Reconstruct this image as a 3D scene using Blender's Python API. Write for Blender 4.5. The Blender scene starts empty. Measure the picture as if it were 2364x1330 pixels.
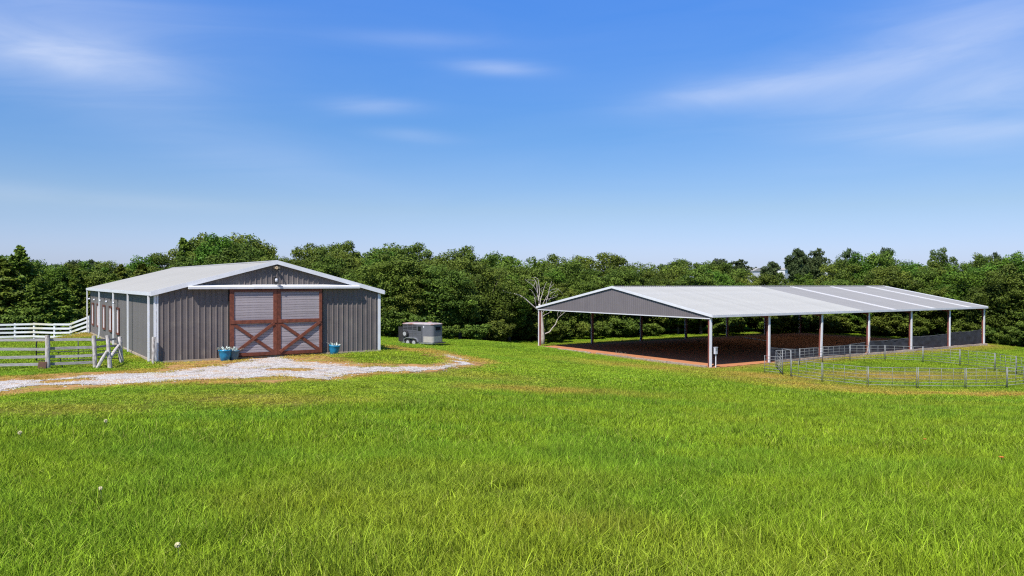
import bpy, bmesh, math, random
import numpy as np
from mathutils import Vector, Matrix

S = bpy.context.scene
C = S.collection

# ------------------------------------------------------------------ camera
F_PX, PITCH, ROLL = 1816.4, 0.0079, 0.0019      # focal length in pixels of a 2364 wide picture
CX, CY, CZ = 1182.0, 665.0, 4.2855
fwd = Vector((0, math.cos(PITCH), -math.sin(PITCH)))
up0 = Vector((0, math.sin(PITCH), math.cos(PITCH)))
rt0 = Vector((1, 0, 0))
RT = rt0*math.cos(ROLL) + up0*math.sin(ROLL)
UP = up0*math.cos(ROLL) - rt0*math.sin(ROLL)
cam_d = bpy.data.cameras.new('camera')
cam_d.sensor_width = 36.0
cam_d.lens = 36.0*F_PX/2364.0
cam_d.clip_start = 0.1
cam_d.clip_end = 6000
cam = bpy.data.objects.new('camera', cam_d)
C.objects.link(cam)
m = Matrix((RT, UP, -fwd)).transposed().to_4x4()
m.translation = Vector((0, 0, CZ))
cam.matrix_world = m
S.camera = cam

# ------------------------------------------------------------------ world, sun, exposure
SUN_EL = math.radians(54)
SUN_H = Vector((-0.42, -0.9075)).normalized()
SUN_ROT = math.atan2(SUN_H.x, SUN_H.y)
world = bpy.data.worlds.new('World')
S.world = world
world.use_nodes = True
wn, wl = world.node_tree.nodes, world.node_tree.links
wn.clear()
def W(t, **k):
    n = wn.new(t)
    for a, v in k.items(): setattr(n, a, v)
    return n
sky = W('ShaderNodeTexSky', sky_type='NISHITA', sun_disc=False, sun_elevation=SUN_EL, sun_rotation=SUN_ROT,
        altitude=200, air_density=1.0, dust_density=0.5, ozone_density=2.5)
def wmath(op, a, b=None, c=None):
    n = W('ShaderNodeMath', operation=op)
    for i, v in enumerate((a, b, c)):
        if v is None: continue
        if isinstance(v, (int, float)): n.inputs[i].default_value = v
        else: wl.new(v, n.inputs[i])
    return n.outputs[0]
geo = W('ShaderNodeTexCoord')
sep = W('ShaderNodeSeparateXYZ'); wl.new(geo.outputs['Generated'], sep.inputs[0])
sx, sy, sz = sep.outputs
az = wmath('ARCTAN2', sx, sy)                       # azimuth from straight ahead
el = wmath('ARCSINE', sz)
# deeper blue away from the horizon, as a clear polarised noon sky has
tint = W('ShaderNodeValToRGB')
elr = wmath('MULTIPLY', wmath('MAXIMUM', el, 0.0), 1/0.9)
wl.new(elr, tint.inputs[0])
cr = tint.color_ramp
SKY_RAMP = [(0.0, (0.84, 0.97, 1.62)), (0.045, (0.92, 1.00, 1.48)), (0.10, (0.90, 1.00, 1.24)), (0.21, (0.60, 0.99, 1.44)), (0.385, (0.58, 1.19, 2.05)), (1.0, (0.42, 1.0, 1.85))]
while len(cr.elements) < len(SKY_RAMP): cr.elements.new(0.5)
for e, (p, c) in zip(cr.elements, SKY_RAMP): e.position = p; e.color = (c[0]*0.7, c[1]*0.7, c[2]*0.7, 1)
mul = W('ShaderNodeMix', data_type='RGBA', blend_type='MULTIPLY'); mul.inputs[0].default_value = 1
wl.new(sky.outputs[0], mul.inputs[6]); wl.new(tint.outputs[0], mul.inputs[7])
# thin cirrus: stretched noise gathered in a few wisps, plus a faint veil
cmb = W('ShaderNodeCombineXYZ')
wl.new(wmath('ADD', wmath('MULTIPLY', az, 2.2), wmath('MULTIPLY', el, -3.0)), cmb.inputs[0])
wl.new(wmath('MULTIPLY', el, 13.0), cmb.inputs[1])
n1 = W('ShaderNodeTexNoise'); n1.inputs['Scale'].default_value = 1.6; n1.inputs['Detail'].default_value = 6; n1.inputs['Roughness'].default_value = 0.55
n1.inputs['Distortion'].default_value = 0.8
wl.new(cmb.outputs[0], n1.inputs['Vector'])
wisp_noise = wmath('MULTIPLY_ADD', n1.outputs[0], 1.7, -0.3)
WISPS = [  # px, py, half width, half height, tilt, strength
    (190, 198, 165, 36, 0.12, 0.50), (70, 130, 300, 120, 0.05, 0.30), (1150, 158, 95, 14, 0.05, 0.36), (865, 252, 90, 16, -0.02, 0.30),
    (945, 315, 80, 13, 0.05, 0.24), (1690, 225, 170, 24, -0.08, 0.42), (1950, 190, 300, 55, -0.15, 0.20), (2260, 270, 300, 95, -0.05, 0.46),
    (2250, 120, 230, 80, -0.2, 0.20), (2180, 348, 190, 15, 0.04, 0.18), (960, 95, 150, 15, 0.0, 0.16), (120, 480, 330, 16, 0.03, 0.16), (420, 330, 350, 60, 0.3, 0.14)]
total = None
for px, py, hw, hh, tl, st in WISPS:
    a0, e0 = math.atan((px-CX)/F_PX), math.atan((CY-py)/F_PX) - PITCH
    da = wmath('MULTIPLY', wmath('SUBTRACT', az, a0), F_PX)
    de = wmath('MULTIPLY', wmath('SUBTRACT', el, e0), F_PX)
    de2 = wmath('ADD', de, wmath('MULTIPLY', da, tl))
    q = wmath('ADD', wmath('POWER', wmath('ABSOLUTE', wmath('DIVIDE', da, hw)), 2.0), wmath('POWER', wmath('ABSOLUTE', wmath('DIVIDE', de2, hh)), 2.0))
    g = wmath('MULTIPLY', wmath('EXPONENT', wmath('MULTIPLY', q, -0.8)), st*0.88)
    total = g if total is None else wmath('ADD', total, g)
veil = wmath('MULTIPLY', wmath('MAXIMUM', wisp_noise, 0.0), 0.04)
cm = W('ShaderNodeMath', operation='MULTIPLY', use_clamp=True)
wl.new(total, cm.inputs[0]); wl.new(wmath('MULTIPLY_ADD', wisp_noise, 1.0, 0.25), cm.inputs[1])
cloud = W('ShaderNodeMath', operation='ADD', use_clamp=True)
wl.new(cm.outputs[0], cloud.inputs[0]); wl.new(veil, cloud.inputs[1])
cmix = W('ShaderNodeMix', data_type='RGBA')
wl.new(cloud.outputs[0], cmix.inputs[0]); wl.new(mul.outputs[2], cmix.inputs[6])
cmix.inputs[7].default_value = (5.4, 6.0, 7.4, 1)
bg = W('ShaderNodeBackground'); bg.inputs[1].default_value = 0.1
wl.new(cmix.outputs[2], bg.inputs[0])
wo = W('ShaderNodeOutputWorld'); wl.new(bg.outputs[0], wo.inputs[0])

sd = bpy.data.lights.new('sun', 'SUN')
sd.energy = 5.0; sd.angle = math.radians(0.5); sd.color = (1.0, 0.955, 0.89)
sun = bpy.data.objects.new('sun', sd); C.objects.link(sun)
sv = Vector((SUN_H.x*math.cos(SUN_EL), SUN_H.y*math.cos(SUN_EL), math.sin(SUN_EL)))
sun.rotation_euler = sv.to_track_quat('Z', 'Y').to_euler()
sun.location = (-20, -30, 40)

S.view_settings.view_transform = 'Standard'
S.view_settings.look = 'None'
S.view_settings.exposure = 0.45
S.cycles.filter_width = 1.2
S.cycles.use_denoising = False
S.view_settings.gamma = 1.0
S.view_settings.use_curve_mapping = False

# ------------------------------------------------------------------ small helpers
R = random.Random(7)
rng = np.random.default_rng(11)

def tag(o, label=None, cat=None, group=None, kind=None):
    if label: o['label'] = label
    if cat: o['category'] = cat
    if group: o['group'] = group
    if kind: o['kind'] = kind
    return o
def thing(name, label, cat, loc=(0, 0, 0), rz=0.0, group=None):
    o = bpy.data.objects.new(name, None); C.objects.link(o)
    o.empty_display_size = 0.3
    o.location = loc; o.rotation_euler = (0, 0, rz)
    return tag(o, label, cat, group)
def link(name, me, parent=None, loc=None, rot=None, scale=None):
    o = bpy.data.objects.new(name, me); C.objects.link(o)
    if parent: o.parent = parent
    if loc is not None: o.location = loc
    if rot is not None: o.rotation_euler = rot
    if scale is not None: o.scale = scale
    return o
def copy_tree(o, parent=None):
    c = o.copy(); C.objects.link(c)
    if parent: c.parent = parent
    for ch in o.children: copy_tree(ch, c)
    return c
def np_mesh(name, v, f, mat, smooth=False, attrs=None):
    """v (n,3), f (m,k) faces of one size"""
    v = np.asarray(v, np.float32); f = np.asarray(f, np.int32)
    me = bpy.data.meshes.new(name)
    k = f.shape[1]
    me.vertices.add(len(v)); me.vertices.foreach_set('co', v.ravel())
    me.loops.add(f.size); me.loops.foreach_set('vertex_index', f.ravel())
    me.polygons.add(len(f))
    me.polygons.foreach_set('loop_start', np.arange(0, f.size, k, dtype=np.int32))
    me.polygons.foreach_set('loop_total', np.full(len(f), k, np.int32))
    if smooth: me.polygons.foreach_set('use_smooth', np.ones(len(f), bool))
    for an, (ty, dom, data) in (attrs or {}).items():
        a = me.attributes.new(an, ty, dom)
        a.data.foreach_set('vector' if ty == 'FLOAT_VECTOR' else 'value', np.asarray(data, np.float32).ravel() if ty != 'INT' else np.asarray(data, np.int32))
    me.update(calc_edges=True)
    if mat: me.materials.append(mat)
    return me

class MB:
    """collects simple shapes into one mesh"""
    def __init__(s): s.v = []; s.f = []
    def add(s, vs, fs):
        b = len(s.v); s.v += [tuple(x) for x in vs]; s.f += [tuple(b+i for i in q) for q in fs]; return s
    def box(s, a, b):
        (x0, y0, z0), (x1, y1, z1) = a, b
        return s.add([(x0, y0, z0), (x1, y0, z0), (x1, y1, z0), (x0, y1, z0), (x0, y0, z1), (x1, y0, z1), (x1, y1, z1), (x0, y1, z1)],
                     [(0, 3, 2, 1), (4, 5, 6, 7), (0, 1, 5, 4), (1, 2, 6, 5), (2, 3, 7, 6), (3, 0, 4, 7)])
    def bar(s, p, q, w, h, upv=(0, 0, 1)):
        """square bar from p to q; w across, h along upv"""
        p, q = Vector(p), Vector(q); d = (q-p).normalized(); u = Vector(upv)
        side = d.cross(u)
        if side.length < 1e-4: side = d.cross(Vector((1, 0, 0)))
        side.normalize(); u = side.cross(d).normalized()
        vs = []
        for c in (p, q):
            for a, b in ((-1, -1), (1, -1), (1, 1), (-1, 1)): vs.append(c + side*a*w/2 + u*b*h/2)
        return s.add(vs, [(0, 1, 2, 3), (7, 6, 5, 4), (0, 4, 5, 1), (1, 5, 6, 2), (2, 6, 7, 3), (3, 7, 4, 0)])
    def tube(s, pts, rad, n=6, caps=True):
        pts = [Vector(p) for p in pts]
        if isinstance(rad, (int, float)): rad = [rad]*len(pts)
        b = len(s.v); prev = None
        for i, p in enumerate(pts):
            d = (pts[min(i+1, len(pts)-1)] - pts[max(i-1, 0)]).normalized()
            if prev is None:
                a = d.cross(Vector((0, 0, 1)))
                if a.length < 0.05: a = d.cross(Vector((1, 0, 0)))
            else: a = prev - d*prev.dot(d)
            a.normalize(); prev = a; c = d.cross(a)
            for k in range(n):
                t = 2*math.pi*k/n
                s.v.append(tuple(p + (a*math.cos(t) + c*math.sin(t))*rad[i]))
        for i in range(len(pts)-1):
            for k in range(n):
                k2 = (k+1) % n
                s.f.append((b+i*n+k, b+i*n+k2, b+(i+1)*n+k2, b+(i+1)*n+k))
        if caps:
            s.f.append(tuple(b+k for k in range(n))[::-1]); s.f.append(tuple(b+(len(pts)-1)*n+k for k in range(n)))
        return s
    def lathe(s, prof, n=20, c=(0, 0, 0), axis='z'):
        b = len(s.v)
        for r, z in prof:
            for k in range(n):
                t = 2*math.pi*k/n
                p = (r*math.cos(t), r*math.sin(t), z)
                if axis == 'y': p = (p[0], p[2], p[1])
                s.v.append((p[0]+c[0], p[1]+c[1], p[2]+c[2]))
        for i in range(len(prof)-1):
            for k in range(n):
                k2 = (k+1) % n
                s.f.append((b+i*n+k, b+i*n+k2, b+(i+1)*n+k2, b+(i+1)*n+k))
        s.f.append(tuple(b+k for k in range(n))); s.f.append(tuple(b+(len(prof)-1)*n+k for k in range(n)))
        return s
    def prism(s, poly, y0, y1):
        """polygon in (x,z) extruded along y"""
        n = len(poly)
        vs = [(x, y0, z) for x, z in poly] + [(x, y1, z) for x, z in poly]
        return s.add(vs, [tuple(range(n)), tuple(range(2*n-1, n-1, -1))] + [(i, i+n, (i+1) % n+n, (i+1) % n) for i in range(n)])
    def prism_z(s, poly, z0, z1):
        n = len(poly)
        vs = [(x, y, z0) for x, y in poly] + [(x, y, z1) for x, y in poly]
        return s.add(vs, [tuple(range(n-1, -1, -1)), tuple(range(n, 2*n))] + [(i, (i+1) % n, (i+1) % n+n, i+n) for i in range(n)])
    def mesh(s, name, mat, smooth=False, bevel=0.0):
        me = bpy.data.meshes.new(name)
        me.from_pydata(s.v, [], s.f)
        bm = bmesh.new(); bm.from_mesh(me)
        bmesh.ops.recalc_face_normals(bm, faces=bm.faces)
        if bevel > 0:
            bmesh.ops.bevel(bm, geom=[e for e in bm.edges if len(e.link_faces) == 2 and e.calc_face_angle(0) > 0.6], offset=bevel, segments=1, affect='EDGES', clamp_overlap=True)
        bm.to_mesh(me); bm.free()
        if smooth:
            me.polygons.foreach_set('use_smooth', [True]*len(me.polygons))
        me.materials.append(mat)
        return me
    def build(s, name, mat, parent=None, smooth=False, bevel=0.0, **k):
        return link(name, s.mesh(name, mat, smooth, bevel), parent, **k)

# ------------------------------------------------------------------ materials
def new_mat(name):
    mt = bpy.data.materials.new(name); mt.use_nodes = True
    nt = mt.node_tree; nt.nodes.clear()
    return mt, nt.nodes, nt.links
def rgba(c): return (c[0], c[1], c[2], 1)
def surf(name, c1, c2=None, scale=3.0, rough=0.6, metal=0.0, bump=0.0, bscale=30.0, stretch=(1, 1, 1), rnd=0.0, spec=0.4, detail=5, contrast=(0.35, 0.65), coord='Object', dist=0.02, c3=None, s3=0.5, t3=(0.55, 0.7)):
    mt, n, l = new_mat(name)
    c2 = c2 or tuple(x*0.8 for x in c1)
    out = n.new('ShaderNodeOutputMaterial'); b = n.new('ShaderNodeBsdfPrincipled'); l.new(b.outputs[0], out.inputs[0])
    tc = n.new('ShaderNodeTexCoord'); mp = n.new('ShaderNodeMapping'); mp.inputs['Scale'].default_value = stretch
    if coord == 'World':
        g = n.new('ShaderNodeNewGeometry'); l.new(g.outputs['Position'], mp.inputs[0])
    else: l.new(tc.outputs[coord], mp.inputs[0])
    nz = n.new('ShaderNodeTexNoise'); nz.inputs['Scale'].default_value = scale; nz.inputs['Detail'].default_value = detail; nz.inputs['Roughness'].default_value = 0.6
    l.new(mp.outputs[0], nz.inputs['Vector'])
    rp = n.new('ShaderNodeValToRGB'); rp.color_ramp.elements[0].position = contrast[0]; rp.color_ramp.elements[1].position = contrast[1]
    rp.color_ramp.elements[0].color = rgba(c1); rp.color_ramp.elements[1].color = rgba(c2)
    l.new(nz.outputs[0], rp.inputs[0]); col = rp.outputs[0]
    if c3:
        nz3 = n.new('ShaderNodeTexNoise'); nz3.inputs['Scale'].default_value = s3; nz3.inputs['Detail'].default_value = 4
        l.new(mp.outputs[0], nz3.inputs['Vector'])
        r3 = n.new('ShaderNodeMapRange'); r3.inputs[1].default_value = t3[0]; r3.inputs[2].default_value = t3[1]
        l.new(nz3.outputs[0], r3.inputs[0])
        mx = n.new('ShaderNodeMix'); mx.data_type = 'RGBA'; mx.inputs[7].default_value = rgba(c3)
        l.new(r3.outputs[0], mx.inputs[0]); l.new(col, mx.inputs[6]); col = mx.outputs[2]
    if rnd:
        oi = n.new('ShaderNodeObjectInfo'); mr = n.new('ShaderNodeMapRange'); mr.inputs[3].default_value = 1-rnd; mr.inputs[4].default_value = 1+rnd
        l.new(oi.outputs['Random'], mr.inputs[0])
        vm = n.new('ShaderNodeVectorMath'); vm.operation = 'SCALE'; l.new(col, vm.inputs[0]); l.new(mr.outputs[0], vm.inputs[3]); col = vm.outputs[0]
    l.new(col, b.inputs['Base Color'])
    b.inputs['Roughness'].default_value = rough; b.inputs['Metallic'].default_value = metal
    b.inputs['Specular IOR Level'].default_value = spec
    if bump:
        nb = n.new('ShaderNodeTexNoise'); nb.inputs['Scale'].default_value = bscale; nb.inputs['Detail'].default_value = 4
        l.new(mp.outputs[0], nb.inputs['Vector'])
        bp = n.new('ShaderNodeBump'); bp.inputs['Strength'].default_value = bump; bp.inputs['Distance'].default_value = dist
        l.new(nb.outputs[0], bp.inputs['Height']); l.new(bp.outputs[0], b.inputs['Normal'])
    return mt

M = {}
M['siding'] = surf('charcoal_siding', (0.148, 0.126, 0.119), (0.122, 0.104, 0.099), 0.7, 0.45, bump=0.05, bscale=3, rnd=0.06, spec=0.35, c3=(0.175, 0.150, 0.132), s3=1.3, t3=(0.52, 0.75))
M['siding_side'] = surf('charcoal_side_siding', (0.150, 0.136, 0.128), (0.128, 0.116, 0.110), 0.7, 0.5, rnd=0.04)
M['roof_white'] = surf('pale_roof_metal', (0.325, 0.316, 0.286), (0.296, 0.288, 0.262), 0.35, 0.55, spec=0.2, bump=0.03, bscale=2, rnd=0.03, c3=(0.30, 0.29, 0.272), s3=0.22)
M['trim'] = surf('white_trim', (0.70, 0.70, 0.71), (0.63, 0.63, 0.64), 1.5, 0.4, rnd=0.02)
M['trim_grey'] = surf('pale_grey_trim', (0.55, 0.55, 0.58), (0.47, 0.47, 0.50), 2.0, 0.45)
M['concrete'] = surf('tan_concrete', (0.42, 0.34, 0.25), (0.30, 0.24, 0.17), 1.5, 0.9, bump=0.3, bscale=12)
M['redwood'] = surf('stained_red_timber', (0.17, 0.050, 0.026), (0.095, 0.027, 0.015), 5.0, 0.6, stretch=(1, 1, 1), bump=0.25, bscale=25, rnd=0.16)
M['plank'] = surf('lilac_grey_planks', (0.34, 0.30, 0.31), (0.27, 0.235, 0.245), 1.5, 0.7, stretch=(0.7, 1, 9), bump=0.3, bscale=6, rnd=0.12, c3=(0.17, 0.15, 0.15), s3=2.2, t3=(0.66, 0.74))
M['dark'] = surf('dark_gap', (0.012, 0.012, 0.013), (0.02, 0.02, 0.02), 2, 0.8)
M['black_metal'] = surf('black_metal', (0.025, 0.024, 0.025), (0.04, 0.036, 0.035), 6, 0.45)
M['rust'] = surf('rusty_steel', (0.12, 0.055, 0.03), (0.07, 0.035, 0.022), 4, 0.8)
M['red_iron'] = surf('red_oxide_steel', (0.24, 0.085, 0.065), (0.17, 0.06, 0.05), 1.5, 0.6)
M['pane'] = surf('pale_shutter', (0.62, 0.55, 0.54), (0.52, 0.46, 0.45), 3, 0.6)
M['gable'] = surf('lilac_grey_sheet', (0.165, 0.145, 0.148), (0.145, 0.127, 0.13), 0.5, 0.5, rnd=0.03)
M['roof_arena'] = surf('ribbed_pale_roof', (0.36, 0.355, 0.33), (0.32, 0.316, 0.295), 0.4, 0.5, spec=0.2, rnd=0.04, c3=(0.34, 0.34, 0.335), s3=0.15)
M['roof_grey'] = surf('weathered_grey_roof', (0.24, 0.235, 0.228), (0.22, 0.215, 0.208), 0.4, 0.6, spec=0.2, rnd=0.025)
M['skylight'] = surf('white_translucent_sheet', (0.46, 0.455, 0.45), (0.42, 0.415, 0.41), 0.8, 0.35)
M['timber'] = surf('weathered_timber', (0.42, 0.34, 0.27), (0.22, 0.165, 0.12), 6, 0.9, stretch=(0.6, 4, 4), bump=0.5, bscale=10, rnd=0.2)
M['grey_wood'] = surf('silvered_board', (0.36, 0.34, 0.325), (0.23, 0.215, 0.20), 4, 0.85, stretch=(0.5, 3, 5), bump=0.4, bscale=14, rnd=0.15)
M['post_wood'] = surf('bleached_post', (0.60, 0.56, 0.52), (0.27, 0.235, 0.21), 5, 0.9, spec=0.1, stretch=(3, 3, 0.7), bump=0.8, bscale=9, rnd=0.12)
M['white_rail'] = surf('white_rail_paint', (0.66, 0.66, 0.65), (0.58, 0.58, 0.57), 1.2, 0.5, c3=(0.58, 0.54, 0.42), s3=0.35, t3=(0.58, 0.68))
M['galv'] = surf('galvanised_pipe', (0.25, 0.255, 0.25), (0.18, 0.185, 0.18), 6, 0.6, metal=0.2, rnd=0.12)
M['fabric'] = surf('black_mesh_fabric', (0.018, 0.019, 0.024), (0.030, 0.032, 0.04), 1.2, 0.75, bump=0.4, bscale=2.5, dist=0.05)
M['pot'] = surf('blue_glaze', (0.012, 0.16, 0.33), (0.02, 0.25, 0.42), 3.5, 0.25, bump=0.1, bscale=8, c3=(0.02, 0.09, 0.19), s3=2.0)
M['pot_grey'] = surf('blue_grey_glaze', (0.05, 0.13, 0.19), (0.08, 0.18, 0.24), 3.5, 0.3)
M['soil'] = surf('potting_soil', (0.05, 0.035, 0.025), (0.03, 0.02, 0.015), 20, 0.95)
M['agave'] = surf('pale_succulent_leaf', (0.60, 0.66, 0.60), (0.42, 0.50, 0.42), 8, 0.5, rnd=0.1)
M['trailer'] = surf('grey_trailer_paint', (0.095, 0.096, 0.104), (0.080, 0.081, 0.089), 1.5, 0.35, spec=0.5)
M['trailer_nose'] = surf('light_grey_trailer_paint', (0.145, 0.146, 0.160), (0.128, 0.129, 0.142), 1.5, 0.35)
M['trailer_roof'] = surf('peeling_trailer_roof', (0.44, 0.40, 0.39), (0.34, 0.26, 0.24), 1.2, 0.55, c3=(0.30, 0.13, 0.09), s3=0.9, t3=(0.52, 0.62))
M['guard'] = surf('stone_guard', (0.52, 0.48, 0.42), (0.44, 0.40, 0.35), 2, 0.35, metal=0.2)
M['alu'] = surf('aluminium', (0.55, 0.55, 0.56), (0.42, 0.42, 0.43), 4, 0.35, metal=0.7)
M['rubber'] = surf('tyre_rubber', (0.018, 0.018, 0.019), (0.028, 0.027, 0.026), 8, 0.8)
M['rim'] = surf('white_rim', (0.42, 0.42, 0.41), (0.30, 0.30, 0.29), 6, 0.4)
M['glass'] = surf('dark_glass', (0.012, 0.013, 0.016), (0.016, 0.017, 0.02), 2, 0.08, spec=0.6)
M['bone'] = surf('bleached_dead_wood', (0.50, 0.45, 0.40), (0.30, 0.26, 0.22), 3, 0.85, stretch=(2, 2, 0.6), bump=0.5, bscale=8)
M['bark'] = surf('grey_brown_bark', (0.12, 0.095, 0.07), (0.06, 0.047, 0.035), 4, 0.95, stretch=(2, 2, 0.5), bump=0.8, bscale=8)
M['tan_fix'] = surf('tan_fixture', (0.55, 0.42, 0.26), (0.45, 0.33, 0.2), 6, 0.5)
M['fluff'] = surf('seed_fluff', (0.66, 0.60, 0.36), (0.55, 0.50, 0.28), 30, 1.0, spec=0.0)
M['stem'] = surf('flower_stem', (0.16, 0.20, 0.05), (0.12, 0.16, 0.04), 20, 0.7)
M['petal'] = surf('orange_petal', (0.62, 0.17, 0.03), (0.5, 0.11, 0.02), 20, 0.6)
M['far_wall'] = surf('far_white_wall', (0.62, 0.62, 0.63), (0.55, 0.55, 0.56), 0.5, 0.6)
M['dirt'] = surf('red_arena_dirt', (0.45, 0.195, 0.096), (0.38, 0.160, 0.078), 0.7, 1.0, coord='World', spec=0.0, bump=0.0, bscale=5, dist=0.05, detail=8, c3=(0.42, 0.19, 0.09), s3=0.16)
M['verge'] = surf('dry_thatch', (0.42, 0.24, 0.10), (0.29, 0.16, 0.062), 1.4, 1.0, coord='World', spec=0.0, bump=0.7, bscale=18, dist=0.04, detail=9, c3=(0.22, 0.21, 0.05), s3=0.5, t3=(0.52, 0.66))
M['gravel'] = surf('white_gravel', (0.50, 0.46, 0.42), (0.24, 0.20, 0.165), 3.2, 1.0, coord='World', spec=0.05, bump=0.9, bscale=22, dist=0.04, detail=10, c3=(0.44, 0.29, 0.16), s3=0.55, t3=(0.50, 0.66))
M['gravel_stone'] = surf('white_stone', (0.60, 0.58, 0.55), (0.45, 0.42, 0.39), 20, 0.9, rnd=0.2)

def skylight_mat():
    mt, n, l = new_mat('translucent_roof_sheet')
    out = n.new('ShaderNodeOutputMaterial'); d = n.new('ShaderNodeBsdfPrincipled'); t = n.new('ShaderNodeBsdfTranslucent')
    d.inputs['Base Color'].default_value = (0.66, 0.655, 0.65, 1); d.inputs['Roughness'].default_value = 0.4
    t.inputs[0].default_value = (0.95, 0.93, 0.88, 1)
    ms = n.new('ShaderNodeMixShader'); ms.inputs[0].default_value = 0.42
    l.new(d.outputs[0], ms.inputs[1]); l.new(t.outputs[0], ms.inputs[2]); l.new(ms.outputs[0], out.inputs[0])
    return mt
M['skylight'] = skylight_mat()
def leaf_mat(name, ca, cb, trans=0.3, rnd=0.22, rough=0.55):
    """foliage: colour from a per-leaf value and a per-tree random"""
    mt, n, l = new_mat(name)
    out = n.new('ShaderNodeOutputMaterial')
    at = n.new('ShaderNodeAttribute'); at.attribute_name = 'leafvar'
    oi = n.new('ShaderNodeObjectInfo')
    mx = n.new('ShaderNodeMix'); mx.data_type = 'RGBA'; mx.inputs[6].default_value = rgba(ca); mx.inputs[7].default_value = rgba(cb)
    l.new(at.outputs['Fac'], mx.inputs[0])
    mr = n.new('ShaderNodeMapRange'); mr.inputs[3].default_value = 1-rnd; mr.inputs[4].default_value = 1+rnd
    l.new(oi.outputs['Random'], mr.inputs[0])
    hs = n.new('ShaderNodeHueSaturation'); l.new(mx.outputs[2], hs.inputs['Color']); l.new(mr.outputs[0], hs.inputs['Value'])
    hr = n.new('ShaderNodeMapRange'); hr.inputs[3].default_value = 0.482; hr.inputs[4].default_value = 0.518
    fr = n.new('ShaderNodeMath'); fr.operation = 'FRACT'; m7 = n.new('ShaderNodeMath'); m7.operation = 'MULTIPLY'; m7.inputs[1].default_value = 7.31
    l.new(oi.outputs['Random'], m7.inputs[0]); l.new(m7.outputs[0], fr.inputs[0]); l.new(fr.outputs[0], hr.inputs[0]); l.new(hr.outputs[0], hs.inputs['Hue'])
    d = n.new('ShaderNodeBsdfPrincipled'); d.inputs['Roughness'].default_value = rough; d.inputs['Specular IOR Level'].default_value = 0.1
    t = n.new('ShaderNodeBsdfTranslucent')
    l.new(hs.outputs[0], d.inputs['Base Color']); l.new(hs.outputs[0], t.inputs[0])
    ms = n.new('ShaderNodeMixShader'); ms.inputs[0].default_value = trans
    l.new(d.outputs[0], ms.inputs[1]); l.new(t.outputs[0], ms.inputs[2]); l.new(ms.outputs[0], out.inputs[0])
    return mt
M['oak_leaf'] = leaf_mat('oak_leaves', (0.036, 0.062, 0.009), (0.155, 0.208, 0.028), 0.10)
M['bright_leaf'] = leaf_mat('bright_leaves', (0.036, 0.075, 0.008), (0.125, 0.215, 0.022), 0.14)
M['cedar_leaf'] = leaf_mat('cedar_sprays', (0.040, 0.068, 0.009), (0.170, 0.215, 0.026), 0.10)
M['far_leaf'] = leaf_mat('distant_leaves', (0.040, 0.062, 0.022), (0.085, 0.115, 0.040), 0.2)

def grass_mat(name):
    mt, n, l = new_mat(name)
    out = n.new('ShaderNodeOutputMaterial')
    at = n.new('ShaderNodeAttribute'); at.attribute_name = 'tint'; at.attribute_type = 'INSTANCER'
    lv = n.new('ShaderNodeAttribute'); lv.attribute_name = 'leafvar'
    mr = n.new('ShaderNodeMapRange'); mr.inputs[3].default_value = 0.42; mr.inputs[4].default_value = 1.95
    l.new(lv.outputs['Fac'], mr.inputs[0])
    vm = n.new('ShaderNodeVectorMath'); vm.operation = 'SCALE'; l.new(at.outputs['Vector'], vm.inputs[0]); l.new(mr.outputs[0], vm.inputs[3])
    # the palest blades are straw coloured
    gt = n.new('ShaderNodeMapRange'); gt.inputs[1].default_value = 0.93; gt.inputs[2].default_value = 0.99
    l.new(lv.outputs['Fac'], gt.inputs[0])
    mx = n.new('ShaderNodeMix'); mx.data_type = 'RGBA'; mx.inputs[7].default_value = (0.40, 0.40, 0.09, 1)
    l.new(gt.outputs[0], mx.inputs[0]); l.new(vm.outputs[0], mx.inputs[6])
    d = n.new('ShaderNodeBsdfPrincipled'); d.inputs['Roughness'].default_value = 0.6; d.inputs['Specular IOR Level'].default_value = 0.08
    t = n.new('ShaderNodeBsdfTranslucent')
    l.new(mx.outputs[2], d.inputs['Base Color']); l.new(mx.outputs[2], t.inputs[0])
    ms = n.new('ShaderNodeMixShader'); ms.inputs[0].default_value = 0.2
    l.new(d.outputs[0], ms.inputs[1]); l.new(t.outputs[0], ms.inputs[2]); l.new(ms.outputs[0], out.inputs[0])
    return mt
M['grass'] = grass_mat('grass_blades')

# ------------------------------------------------------------------ pixel <-> place helpers used to survey the site
def ray(px, py):
    u, v = px-CX, py-CY
    return (fwd*F_PX + RT*u - UP*v)/F_PX          # unit depth
def at_depth(px, py, d):
    r = ray(px, py); return Vector((0, 0, CZ)) + r*(d/r.y)
def horizon_y(px): return CY - F_PX*PITCH + (px-CX)*ROLL
def to_px(P):
    d = Vector(P) - Vector((0, 0, CZ)); k = d.dot(fwd)
    return CX + F_PX*d.dot(RT)/k, CY - F_PX*d.dot(UP)/k

# buildings, surveyed
BX, BY, BYAW, BW, BL, BE, BR = -18.825, 41.4765, 0.5962, 12.84, 28.8, 3.66, 1.685
AX, AY, AZ, AYAW, AW, AL, AE, AR = 18.5324, 73.4669, -3.735, 0.5799, 27.93, 50.63, 4.9, 2.536
def frame(x, y, a):
    d = np.array([math.cos(a), math.sin(a)]); e = np.array([-math.sin(a), math.cos(a)])
    return lambda s, t: np.array([x, y]) + d*s + e*t
barn_xy = frame(BX, BY, BYAW)
arena_xy = frame(AX, AY, AYAW)

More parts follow.
